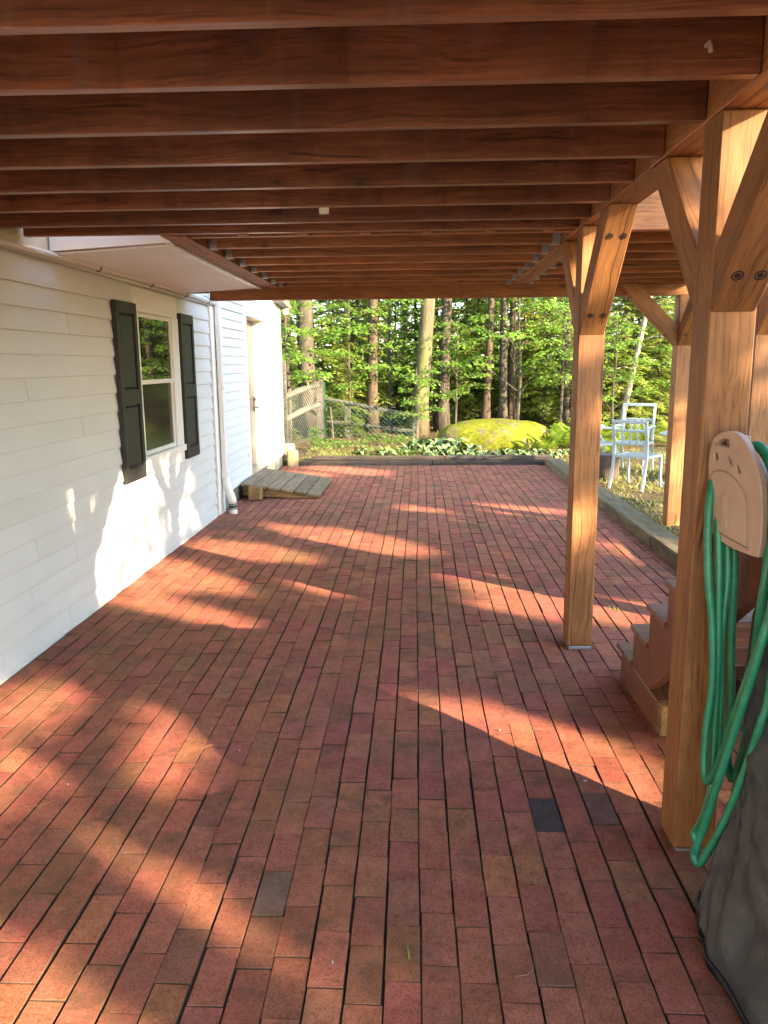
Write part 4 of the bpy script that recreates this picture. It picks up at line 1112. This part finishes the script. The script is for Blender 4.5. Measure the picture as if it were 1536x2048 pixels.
# ------------------------------------------------------------------ tall trees whose trunks show
def high_crown(seed, n=5200, zc=8.0, rz=4.6, rr=2.8):
    r = np.random.default_rng(seed)
    u = unit(r.normal(0, 1, (n, 3)))*(r.random((n, 1))**0.4)
    k = np.sin(u[:, 0]*7+seed)*np.sin(u[:, 1]*6)*np.sin(u[:, 2]*8+1) > -0.25
    u = u[k]; n = len(u)
    C = u*np.array([rr, rr, rz])+np.array([0, 0, zc])
    s = 0.20*(0.7+0.6*r.random(n))
    return leaves_mesh('crown', C, r.normal(0, 1, (n, 3))*[1, 1, .4], r.normal(0, .5, (n, 3))+[0, 0, 1], s, s*0.6, M['needle'])
HC = [high_crown(s) for s in (1, 2, 3)]
def tall_tree(x, y, r0, barkmat, label, lean=(0, 0), h=13.0, crown=True, stubs=6, group=None, name='tall_tree', forks=0):
    b = gh(x, y)-0.05
    e = empty(name, (x, y, b), label, 'tree', group)
    m = MB(); n = 12
    pts = []; rad = []
    for i in range(18):
        t = i/17; z = h*t
        wob = 0.012*h*math.sin(t*5+x)
        pts.append((lean[0]*z+wob*0.35, lean[1]*z+0.3*wob*math.cos(t*3+y), z))
        rad.append(r0*(1-0.82*t)*(1+0.5*math.exp(-z/0.22))*(1+rng.uniform(-0.03, 0.03)))
    m.tube(pts, rad, n)
    for k in range(stubs):
        z = rng.uniform(1.3, 5.5); a = rng.uniform(0, 6.28); l = rng.uniform(0.4, 1.5)
        p = Vector((lean[0]*z, lean[1]*z, z)); d = Vector((math.cos(a), math.sin(a), rng.uniform(-0.25, 0.25)))
        m.tube([p, p+d*l*0.5+Vector((0, 0, 0.03)), p+d*l+Vector((0, 0, -0.12*l))], [0.016, 0.010, 0.004], 4, False)
    tm = m.mesh('trunk', True); tm.materials.append(barkmat)
    o = bpy.data.objects.new('trunk', tm); COL.objects.link(o); o.parent = e
    if crown:
        c = bpy.data.objects.new('crown', HC[int(x*7+y*3) % 3]); COL.objects.link(c); c.parent = e; c.rotation_euler = (0, 0, x*3)
    return e
tall_tree(-2.25, 16.6, 0.205, M['bark_grey'], 'thick grey furrowed trunk behind the left fence panel', (-0.01, 0), stubs=2)
tall_tree(-0.95, 17.4, 0.130, M['bark_red'], 'reddish brown trunk between the two thickest trunks', (0.0, 0))
tall_tree(0.02, 17.0, 0.185, M['bark_moss'], 'thick pale mossy trunk leaning slightly right above the low fence', (0.060, 0), stubs=1)
tall_tree(0.53, 17.6, 0.140, M['bark_grey'], 'dark straight trunk just right of the mossy trunk', (0.025, 0))
tall_tree(1.46, 17.5, 0.088, M['bark_red'], 'reddish brown trunk leaning right above the boulder', (0.045, 0))
tall_tree(1.86, 17.6, 0.097, M['bark_grey'], 'grey trunk above the boulder, left of a close pair', (0.012, 0))
tall_tree(2.08, 17.8, 0.085, M['bark_red'], 'darker trunk above the boulder, right of a close pair', (0.015, 0))
tall_tree(-0.45, 22.5, 0.085, M['bark_pale'], 'slim pale trunk seen between reddish and mossy trunks', (0.03, 0))
tall_tree(3.40, 22.0, 0.07, M['bark_pale'], 'slim pale trunk left of the middle cedar post', (0.0, 0))
tall_tree(3.39, 17.9, 0.08, M['bark_grey'], 'grey trunk at the left edge of the middle cedar post', (0.0, 0))
tall_tree(4.05, 17.6, 0.115, M['bark_grey'], 'straight grey trunk at the right edge of the middle cedar post', (0.0, 0))
tall_tree(4.40, 17.1, 0.068, M['bark_pale'], 'white birch trunk leaning right behind the garden chairs', (0.17, 0), h=9, crown=False)
tall_tree(6.6, 24.0, 0.125, M['bark_grey'], 'dark trunk behind the leaning birch', (0.0, 0))
tall_tree(7.9, 21.0, 0.12, M['bark_grey'], 'grey trunk seen between the two right hand cedar posts', (0.0, 0))
tall_tree(-3.3, 19.5, 0.10, M['bark_grey'], 'slim grey trunk behind the house corner', (0.02, 0))
far_spots = []
r_ = random.Random(5)
while len(far_spots) < 30:
    x, y = r_.uniform(-14, 26), r_.uniform(26, 46)
    if all((x-a)**2+(y-b)**2 > 3.0 for a, b in far_spots): far_spots.append((x, y))
for k, (x, y) in enumerate(far_spots):
    tall_tree(x, y, r_.uniform(0.09, 0.22), [M['bark_grey'], M['bark_red'], M['bark_grey'], M['bark_pale']][k % 4], 'distant tree trunk deep in the woods', (r_.uniform(-0.03, 0.05), 0), stubs=5, group='distant trees deep in the woods', name='distant_tree')

# ------------------------------------------------------------------ understory hemlocks
HM = [hemlock(s, h, z0, sp, mat, M['bark_red'], lb, 1.75) for s, h, z0, sp, mat, lb in
      [(21, 5.2, 0.35, 1.7, M['needle'], 48), (22, 4.4, 0.25, 1.5, M['needle_bright'], 44), (23, 6.0, 0.6, 1.9, M['needle'], 50), (24, 3.4, 0.2, 1.25, M['needle_bright'], 36)]]
hs = [(-2.9, 17.8, 0, 1.0), (-1.55, 18.4, 1, 1.0), (-0.5, 20.4, 3, 1.1), (0.25, 19.8, 2, 0.8), (1.0, 18.9, 3, 0.45), (2.9, 20.5, 2, 1.0), (2.9, 18.3, 0, 0.7), (4.0, 20.2, 0, 1.05),
      (5.6, 21.0, 2, 1.0), (5.4, 17.8, 1, 0.7), (6.3, 19.6, 1, 1.0), (7.6, 18.6, 0, 1.0), (9.2, 20.5, 1, 1.1), (-4.2, 20.5, 2, 1.0), (-2.3, 21.5, 1, 1.1),
      (0.0, 22.5, 2, 1.0), (1.8, 23.5, 0, 1.1), (4.6, 24.5, 1, 1.1), (7.6, 25.0, 2, 1.1), (10.8, 24.0, 0, 1.2), (-5.2, 25.0, 0, 1.2), (-1.5, 25.5, 0, 1.2), (3.2, 27.0, 2, 1.2),
      (12.5, 20.0, 1, 1.2), (10.5, 17.0, 0, 1.0), (9.0, 28.5, 1, 1.3), (13.5, 27.0, 2, 1.2), (-8.0, 23.0, 2, 1.2), (-3.0, 29.0, 1, 1.3), (0.6, 29.5, 2, 1.3), (6.2, 30.0, 0, 1.3), (16.0, 23.0, 0, 1.3),
      (-2.2, 18.6, 3, 1.0), (-1.6, 17.2, 3, 0.55), (0.55, 19.6, 1, 0.8), (1.5, 20.0, 1, 1.0), (2.7, 19.4, 1, 1.0), (3.5, 19.6, 3, 1.1), (4.5, 17.4, 3, 0.8), (5.0, 19.9, 0, 0.9), (-3.4, 16.6, 3, 0.9), (6.9, 17.4, 3, 0.8), (8.4, 22.4, 0, 1.1), (1.3, 21.4, 2, 0.9), (-1.6, 23.2, 0, 1.0), (5.9, 26.8, 0, 1.2), (11.6, 29, 0, 1.3), (-4.6, 28, 1, 1.3), (1.9, 27, 1, 1.2), (7.3, 33, 2, 1.4),
      (-6.5, 31, 0, 1.4), (2.2, 33, 1, 1.4), (5, 35, 2, 1.4), (9.5, 34, 0, 1.4), (13, 33, 1, 1.4), (-2, 35, 2, 1.4), (17, 30, 2, 1.4), (20, 27, 1, 1.3)]
front = sorted(h_[0]/h_[1] for h_ in hs if h_[1] < 19.0)
NUM = ['first', 'second', 'third', 'fourth', 'fifth', 'sixth', 'seventh', 'eighth', 'ninth', 'tenth', 'eleventh', 'twelfth', 'thirteenth', 'fourteenth', 'fifteenth', 'sixteenth', 'seventeenth', 'eighteenth', 'nineteenth', 'twentieth']
for k, (x, y, v, sc) in enumerate(hs):
    if y < 19.0: lb, gp = 'hemlock at the front edge of the woods, %s from the left' % NUM[front.index(x/y)], 'hemlocks at the front edge of the woods'
    elif y < 24: lb, gp = 'hemlock with drooping green sprays among the middle trunks', 'hemlocks among the middle trunks'
    else: lb, gp = 'far hemlock closing the gaps deep in the woods', 'far hemlocks deep in the woods'
    place_tree('hemlock_tree', HM[v][0], HM[v][1], (x, y, gh(x, y)), k*1.9, sc, lb, gp)

# ------------------------------------------------------------------ broadleaf saplings
def sap(seed, h, n, R, size, mat, dens):
    r = random.Random(seed); cl = []
    for k in range(n):
        a = k*2.4; f = (k+0.7)/n; rr = R*(1-0.5*f)*r.uniform(0.4, 1)
        cl.append((rr*math.cos(a), rr*math.sin(a), h*(0.30+0.68*f), r.uniform(0.22, 0.40)*R/0.8, 0.035, dens))
    return broadleaf(seed, cl, size, mat, M['bark_grey'], h)
SP = [sap(31, 4.2, 16, 1.3, 0.10, M['leaf'], 110), sap(32, 1.7, 11, 0.6, 0.075, M['leaf'], 80), sap(33, 3.2, 14, 1.0, 0.09, M['leaf'], 110)]
place_tree('maple_sapling', *SP[0], (-2.55, 15.6, gh(-2.5, 15.6)), 0.3, 0.95, 'bright green maple arching over the left fence panel', cat='tree')
place_tree('maple_sapling', *SP[1], (0.0, 15.55, gh(0, 15.5)), 1.2, 0.85, 'low bright green sapling against the low fence', cat='sapling')
place_tree('maple_sapling', *SP[0], (-0.6, 17.6, gh(-.6, 17.6)), 2.3, 0.95, 'bright green maple left of the mossy trunk', cat='tree')
place_tree('maple_sapling', *SP[2], (2.2, 17.2, gh(2.2, 17.2)), 0.9, 1.25, 'bright green maple above the boulder', cat='tree')
place_tree('maple_sapling', *SP[1], (-1.25, 15.2, gh(-1.2, 15.2)), 4.0, 0.36, 'tiny leafy seedling in front of the low fence', cat='sapling')
place_tree('maple_sapling', *SP[2], (4.1, 16.6, gh(4.1, 16.6)), 3.9, 0.8, 'bright green sapling behind the ferns', cat='sapling')
place_tree('maple_sapling', *SP[1], (-1.8, 13.6, gh(-1.8, 13.6)), 2.0, 0.26, 'small leafy weed near the yellowish stone block', cat='plant')
for x_, y_, v_, sc_, lb_ in [(-1.45, 17.0, 2, 0.9, 'leafy maple in front of the reddish trunk'), (0.85, 16.9, 2, 0.75, 'leafy maple in front of the dark straight trunk'), (3.1, 17.0, 0, 0.8, 'leafy maple between the boulder trunks and the middle post'),
                           (-3.0, 15.6, 2, 1.1, 'leafy maple behind the house corner'), (5.6, 16.9, 0, 0.8, 'leafy maple right of the leaning birch'), (0.35, 18.4, 0, 0.9, 'tall leafy maple behind the mossy trunk'), (1.7, 18.9, 0, 1.0, 'tall leafy maple behind the close pair of trunks')]:
    place_tree('maple_sapling', *SP[v_], (x_, y_, gh(x_, y_)), x_*2.7, sc_, lb_, cat='tree')
place_tree('maple_sapling', *SP[0], (8.6, 16.6, gh(8.6, 16.6)), 5.0, 1.0, 'maple at the right edge of the woods', cat='tree')

# ------------------------------------------------------------------ hostas and ferns
def hosta_leaf():
    V, F, E = [], [], []
    n = 7
    for i in range(n+1):
        t = i/n; w = 0.062*math.sin(math.pi*min(1, 0.06+t*0.94))**0.8 if i < n else 0.001
        x = 0.26*t; z = 0.16*math.sin(t*2.0)-0.14*t*t
        for s, e in ((-1, 1), (-0.55, 0), (0, 0), (0.55, 0), (1, 1)):
            V.append((x, s*w, z+0.25*abs(s)*w)); E.append(float(e))
    for i in range(n):
        for j in range(4): F.append((i*5+j, i*5+j+1, (i+1)*5+j+1, (i+1)*5+j))
    me = bpy.data.meshes.new('leaf'); me.from_pydata(V, [], F); me.shade_smooth()
    a = me.attributes.new('margin', 'FLOAT', 'POINT'); a.data.foreach_set('value', E)
    t = NT('hosta_variegated'); at_ = t.n('ShaderNodeAttribute', attribute_name='margin')
    f = t.noise(t.coords('Object', (1, 1, 1), 5.0), 30, 3)
    c = t.mix(t.ramp(at_.outputs['Fac'], [(0.35, (0, 0, 0)), (0.7, (1, 1, 1))]), t.ramp(f, [(0.3, (0.05, 0.11, 0.035)), (0.7, (0.13, 0.23, 0.08))]), (0.36, 0.43, 0.26))
    t.base(c); t.rough(0.45, 0.4)
    me.materials.append(t.m)
    return me
HLF = hosta_leaf()
ORD = ['leftmost', 'second', 'third', 'fourth', 'fifth', 'sixth', 'seventh', 'eighth', 'ninth', 'tenth', 'eleventh', 'twelfth', 'thirteenth', 'fourteenth', 'fifteenth', 'sixteenth', 'seventeenth', 'eighteenth', 'nineteenth', 'twentieth']
def place_word(x, xs):
    k = sorted(xs).index(x)
    return 'leftmost' if k == 0 else 'rightmost' if k == len(xs)-1 else ORD[k]+' from the left'
def hosta(x, y, sc, label='clump of white edged hosta in the bed behind the patio', n=11):
    z = gh(x, y); e = empty('hosta', (x, y, z), label, 'hosta', 'hostas in the bed behind the patio')
    for k in range(n):
        o = bpy.data.objects.new('leaf', HLF); COL.objects.link(o); o.parent = e
        a = k*2.4+rng.uniform(-0.3, 0.3); tilt = rng.uniform(-0.55, 0.25)
        o.rotation_euler = (rng.uniform(-0.3, 0.3), tilt, a); s = sc*rng.uniform(0.65, 1.15); o.scale = (s, s, s)
        o.location = (0.02*math.cos(a), 0.02*math.sin(a), 0.02)
hosta_spots = [(-0.55, 13.25, 0.8), (-0.15, 13.45, 1.0), (0.12, 13.2, 0.9), (0.38, 13.75, 1.35), (0.55, 13.2, 1.0), (0.85, 13.05, 0.85), (1.15, 13.25, 0.8), (1.5, 13.3, 0.75), (1.75, 13.05, 0.7), (2.0, 13.15, 0.7), (2.25, 12.95, 0.75), (0.1, 13.9, 1.2), (0.65, 13.75, 1.1), (-0.95, 13.3, 0.6), (0.95, 13.55, 0.9), (2.45, 13.1, 0.65), (0.3, 13.0, 0.7), (1.35, 12.98, 0.6)]
for x, y, sc in hosta_spots:
    hosta(x, y, sc, 'white edged hosta in the bed behind the patio, '+place_word(x, [q[0] for q in hosta_spots]))
def fern_frond():
    V, F = [], []
    n = 22
    C, D, N, L, W = [], [], [], [], []
    for i in range(n):
        t = (i+0.5)/n; p = np.array([0.42*t, 0, 0.62*t-0.34*t*t]); w = 0.155*math.sin(math.pi*(0.10+0.9*t)**0.75)*(1 if t > 0.08 else 0.3)
        for s in (-1, 1):
            C.append(p); D.append([0.42, s, -0.12]); N.append([-0.4, 0, 1]); L.append(max(w, 0.012)); W.append(0.030)
    me = leaves_mesh('frond', C, D, N, L, W, M['fern'])
    return me
FFR = fern_frond()
def fern(x, y, sc, label='bright green fern with arching fronds beside the mossy boulder', n=9):
    z = gh(x, y); e = empty('fern', (x, y, z), label, 'fern', 'ferns beside the boulder')
    for k in range(n):
        o = bpy.data.objects.new('frond', FFR); COL.objects.link(o); o.parent = e
        a = k*2.4+rng.uniform(-0.3, 0.3); s = sc*rng.uniform(0.7, 1.15)
        o.rotation_euler = (rng.uniform(-0.2, 0.2), rng.uniform(-0.25, 0.3), a); o.scale = (s, s, s)
fern_spots = [(2.3, 13.75, 0.85), (2.65, 14.0, 1.1), (2.95, 13.7, 0.9), (2.5, 14.6, 1.3), (3.15, 14.4, 1.25), (3.5, 14.0, 0.95), (2.85, 15.0, 1.2), (3.6, 14.9, 1.2), (4.0, 14.5, 1.1), (2.2, 13.45, 0.6), (3.3, 13.4, 0.7), (4.3, 15.2, 1.2), (3.0, 13.3, 0.6), (1.95, 13.7, 0.55), (4.6, 14.2, 1.0), (5.1, 15.2, 1.2), (5.6, 14.5, 1.1)]
for x, y, sc in fern_spots:
    fern(x, y, sc, 'bright green fern right of the mossy boulder, '+place_word(x, [q[0] for q in fern_spots]))
# grass, weeds, litter
n = 17000
px = np.concatenate([nrg.uniform(2.32, 7.5, n), nrg.uniform(-1.9, 2.4, 2500)]); py = np.concatenate([nrg.uniform(4.4, 13.6, n), nrg.uniform(12.8, 14.2, 2500)])
pat = np.sin(px*2.3+1)*np.sin(py*1.9)+np.sin(px*5+py*3)*0.6
k = pat+nrg.normal(0, 0.5, len(px)) > -0.25
px, py = px[k], py[k]; n = len(px)
a = nrg.random(n)*6.283; D = np.stack([np.cos(a)*0.6, np.sin(a)*0.6, np.full(n, 0.8)], 1)
gm = leaves_mesh('grass', np.stack([px, py, ground_h(px, py)-0.01], 1), D, np.stack([np.sin(a), -np.cos(a), np.zeros(n)], 1)*0+[0.3, -1, 0.3], nrg.uniform(0.04, 0.10, n), nrg.uniform(0.006, 0.011, n), M['grass'])
tag(add_obj('grass', gm), 'thin patchy grass on the lawn side and in the bed', None, None, 'stuff')
n = 7000
px = np.concatenate([nrg.uniform(2.4, 9, n), nrg.uniform(-2.1, 3.0, 3500)]); py = np.concatenate([nrg.uniform(5, 24, n), nrg.uniform(12.85, 20, 3500)]); n = len(px)
lm = leaves_mesh('leaf_litter', np.stack([px, py, ground_h(px, py)+0.012], 1), np.stack([nrg.normal(0, 1, n), nrg.normal(0, 1, n), nrg.normal(0, .2, n)], 1), np.stack([nrg.normal(0, .3, n), nrg.normal(0, .3, n), np.ones(n)], 1), nrg.uniform(0.03, 0.07, n), nrg.uniform(0.02, 0.045, n), M['litter'])
tag(add_obj('leaf_litter', lm), 'dry brown leaves littering the bed and woodland floor', None, None, 'stuff')
n = 5200
px = np.concatenate([nrg.uniform(-1.9, 0.9, 2200), nrg.uniform(-4, 9, n-2200)]); py = np.concatenate([nrg.uniform(13.0, 15.6, 2200), nrg.uniform(15.6, 26, n-2200)]); n = len(px)
pat = np.sin(px*3.1)*np.sin(py*2.7+1)+nrg.normal(0, 0.4, n) > 0.15
px, py = px[pat], py[pat]; n = len(px)
wm = leaves_mesh('ground_cover', np.stack([px, py, ground_h(px, py)+nrg.uniform(0.01, 0.13, n)], 1), np.stack([nrg.normal(0, 1, n), nrg.normal(0, 1, n), nrg.normal(0, .3, n)], 1), np.stack([nrg.normal(0, .4, n), nrg.normal(0, .4, n), np.ones(n)], 1), nrg.uniform(0.04, 0.09, n), nrg.uniform(0.025, 0.05, n), M['leaf'], fold=0.1)
tag(add_obj('ground_cover', wm), 'low green weeds covering the soil behind the patio', None, None, 'stuff')

# ------------------------------------------------------------------ unseen trees to the right, crowns shaped to leave set sun patches
GP = [
[(-1.33,2.06),(-1.00,1.90),(-0.66,1.65),(-0.45,1.40),(-0.45,0.90),(-1.60,0.90),(-2.15,1.70),(-2.15,2.35)],
[(-1.26,2.53),(-1.09,2.49),(-0.80,2.28),(-0.53,2.08),(-0.31,1.92),(-0.06,1.76),(-0.12,1.70),(-0.37,1.83),(-0.64,2.02),(-0.85,2.16),(-1.13,2.34)],
[(-1.19,3.33),(-0.95,3.13),(-0.84,2.83),(-0.87,2.76),(-1.06,2.76),(-1.23,2.87),(-1.25,3.06)],
[(-1.42,3.53),(-1.33,3.53),(-1.03,3.35),(-1.02,3.29),(-1.26,3.40)],
[(-2.27,3.63),(-2.17,3.74),(-1.78,3.76),(-1.67,3.61),(-1.59,3.33),(-1.71,3.13),(-2.03,3.22)],
[(-1.88,2.95),(-1.79,3.04),(-1.45,2.86),(-1.46,2.62),(-1.66,2.58)],
[(-2.20,5.25),(-1.80,5.31),(-1.32,4.97),(-0.83,4.49),(-0.87,4.38),(-1.30,4.65),(-1.67,4.88),(-2.03,5.05)],
[(-2.21,5.72),(-2.10,6.38),(-1.25,5.60),(-1.24,5.39),(-2.05,5.38)],
[(-2.14,6.95),(-1.95,7.12),(-1.44,6.95),(-0.83,6.50),(-0.89,6.27),(-1.41,6.35),(-1.94,6.56)],
[(-1.64,7.92),(-1.09,7.74),(-0.66,7.57),(-0.16,7.12),(0.24,6.61),(-0.14,6.47),(-0.60,6.83),(-1.10,7.16)],
[(0.48,9.09),(0.97,9.02),(1.65,8.64),(1.59,8.29),(0.91,8.46)],
[(-0.20,9.03),(0.32,8.70),(0.31,8.46),(-0.19,8.64)],
[(0.18,5.97),(0.59,5.90),(1.07,5.37),(1.23,5.08),(1.15,4.72),(0.73,4.87),(0.43,5.18)],
[(1.26,5.37),(1.66,5.09),(1.52,4.64),(1.17,4.82)],
[(-0.17,3.43),(0.09,3.64),(0.39,3.48),(0.76,3.21),(1.03,2.96),(0.90,2.45),(0.60,2.66),(0.30,2.92),(0.0,3.22)],
[(-1.94,11.77),(-1.59,12.66),(-0.57,12.02),(-0.40,11.46),(-1.35,11.38)],
[(-1.06,5.70),(-0.80,5.63),(-0.46,5.33),(-0.69,5.35)],
[(1.75,7.57),(2.06,6.38),(1.92,5.91),(1.60,6.92)],
]
WP = [
[(5.67,0.81),(6.03,0.71),(6.34,0.36),(6.44,0.04),(5.46,0.00),(5.26,0.10),(4.91,0.43),(5.03,0.57),(5.18,0.73)],
[(7.23,0.43),(7.66,0.05),(7.03,0.16),(6.70,0.27),(6.85,0.36)],
[(4.71,0.87),(4.91,0.87),(4.79,0.76)],
[(4.38,0.88),(4.49,0.87),(4.48,0.79)],
[(4.84,0.32),(5.07,0.15),(5.08,0.04),(4.93,0.06)],
[(3.80,0.49),(4.03,0.30),(3.79,0.42)],
[(5.87,0.89),(6.12,0.87),(6.13,0.78),(5.88,0.79)],
]
def grow(poly, d):
    c = np.mean(np.array(poly), 0)
    return [tuple(np.array(p)+(np.array(p)-c)/max(np.linalg.norm(np.array(p)-c), 1e-6)*d) for p in poly]
GP = [grow(p, 0.03 if i == 0 else 0.035 if i == 1 else 0.06 if i < 6 else 0.09) for i, p in enumerate(GP)]; WP = [grow(p, 0.08) for p in WP]
def keep_leaf(Pn):
    """True where a leaf may grow: crowns stay open along the rays that reach the sunlit spots"""
    X, Y, Z = Pn.T
    sx, sy, sz = S
    open_ = np.zeros(len(Pn), bool)
    s = (X-WX)/sx; wy = Y-s*sy; wz = Z-s*sz
    onwall = wz > 0
    for p in WP: open_ |= onwall & in_poly(wy, wz, p) & (np.sin(wy*17+2*np.sin(wz*9))*np.sin(wz*15+wy*6) > -0.42)
    s = Z/sz; gx_, gy_ = X-s*sx, Y-s*sy
    onground = ~onwall
    for p in GP: open_ |= onground & in_poly(gx_, gy_, p)
    # the far, free part of the side wall
    open_ |= onwall & (wy > 11.0) & (wz > 0.55+0.9*(wy < 11.6)) & (np.sin(wy*9)*np.sin(wz*8) > -0.75)
    open_ |= onwall & (wy > 10.9) & (wz > 1.5)
    # garden behind and beside
    open_ |= onground & ((gy_ > 12.75) | ((gx_ > 2.2) & (gy_ > 6))) & (np.sin(gx_*1.7+gy_)*np.sin(gy_*1.3+0.6) > -0.55)
    # upper front faces of the posts
    for py_, x0, x1, z0, z1 in ((2.40, 0.84, 1.02, 1.93, 2.4), (4.29, 0.84, 1.02, 1.55, 2.35), (4.29, 0.84, 1.02, 0.55, 0.95), (7.41, 2.36, 2.55, 0.1, 1.25), (4.59, 1.9, 2.05, 1.3, 2.2)):
        s = (Y-py_)/sy; hx = X-s*sx; hz = Z-s*sz
        open_ |= (hx > x0) & (hx < x1) & (hz > z0) & (hz < z1)
    # deck top: sun may fall there freely, with some shade
    s = (Z-2.6)/sz; hx, hy = X-s*sx, Y-s*sy
    above = (hx > -2.1) & (hx < 2.4) & (hy < 7.4)
    open_ |= above & (np.sin(hx*2)*np.sin(hy*1.5) > 0.2)
    # foliage is thick only where it stands between the sun and the patio or the lower house wall
    dense = (onground & (gx_ > -2.3) & (gx_ < 2.3) & (gy_ > -0.5) & (gy_ < 12.75)) | (onwall & (wz < 1.15) & (wy > -1) & (wy < 11.0)) | (onwall & (wz < 2.75) & (wy > 7.5) & (wy < 11.0))
    return ~open_ & (dense | (nrg.random(len(Pn)) < 0.06))
HDIR = np.array([0.788, -0.616]); PERP = np.array([0.616, 0.788])
trees_t = [(-2.4, 11.6), (-0.6, 11.0), (2.15, 11.7), (5.8, 11.1), (8.4, 11.8), (11.0, 11.2)]   # (along the row of trees, distance towards the sun)
N_L = 290000
pp = nrg.uniform(-2.6, 12.0, N_L); tt = nrg.uniform(10.3, 12.5, N_L); zz = nrg.uniform(3.0, 10.6, N_L)
base_xy = np.array([0.0, 0.0])
XY = np.outer(tt, HDIR)+np.outer(pp, PERP)
Pn = np.concatenate([XY, zz[:, None]], 1)
kp = keep_leaf(Pn)
Pn, pp = Pn[kp], pp[kp]
near_t = np.argmin(np.abs(pp[:, None]-np.array([t[0] for t in trees_t])[None, :]), 1)
lab = ['first', 'second', 'third', 'fourth', 'fifth', 'sixth', 'seventh']
for i, (p_, t_) in enumerate(trees_t):
    q = HDIR*t_+PERP*p_
    bz = gh(q[0], q[1])
    e = empty('shade_tree', (q[0], q[1], bz), 'leafy unseen tree of the row, crown shaped to shade the patio', 'tree', 'row of trees shading the patio')
    m = MB(); m.tube([(0, 0, -0.1), (0.03, 0.02, 1.5), (-0.02, 0.05, 3.5), (0.05, 0, 7), (0, 0, 10.4)], [0.15, 0.13, 0.10, 0.07, 0.02], 10)
    for k in range(16):
        z = 3.2+k*0.44; a = k*2.4; l = 0.75*(1-0.03*k)
        m.tube([(0, 0, z), (math.cos(a)*l*0.5, math.sin(a)*l*0.5, z+0.2), (math.cos(a)*l, math.sin(a)*l, z+0.3)], [0.016, 0.011, 0.005], 5, False)
    tm = m.mesh('trunk', True); tm.materials.append(M['bark_grey'])
    o = bpy.data.objects.new('trunk', tm); COL.objects.link(o); o.parent = e
    sel = Pn[near_t == i]-np.array([q[0], q[1], bz]); n = len(sel)
    s = nrg.uniform(0.075, 0.125, n)
    cm = leaves_mesh('crown', sel, nrg.normal(0, 1, (n, 3)), nrg.normal(0, 0.8, (n, 3))+np.array(S), s, s*nrg.uniform(0.5, 0.75, n), M['leaf'])
    o = bpy.data.objects.new('crown', cm); COL.objects.link(o); o.parent = e

# unseen hemlocks added behind that row to block low sky light
for k, p_ in enumerate(np.arange(-8.0, 17.5, 2.1)):
    t_ = 15.2+1.6*(k % 2)
    q = HDIR*t_+PERP*p_
    place_tree('hemlock_tree', *HM[(0, 1, 2, 1)[k % 4]], (q[0], q[1], gh(q[0], q[1])), k*2.2, (1.0, 1.15, 0.9, 1.1)[k % 4],
               'unseen hemlock added behind the row of shade trees to block low sky', 'hemlocks on the right of the lawn')
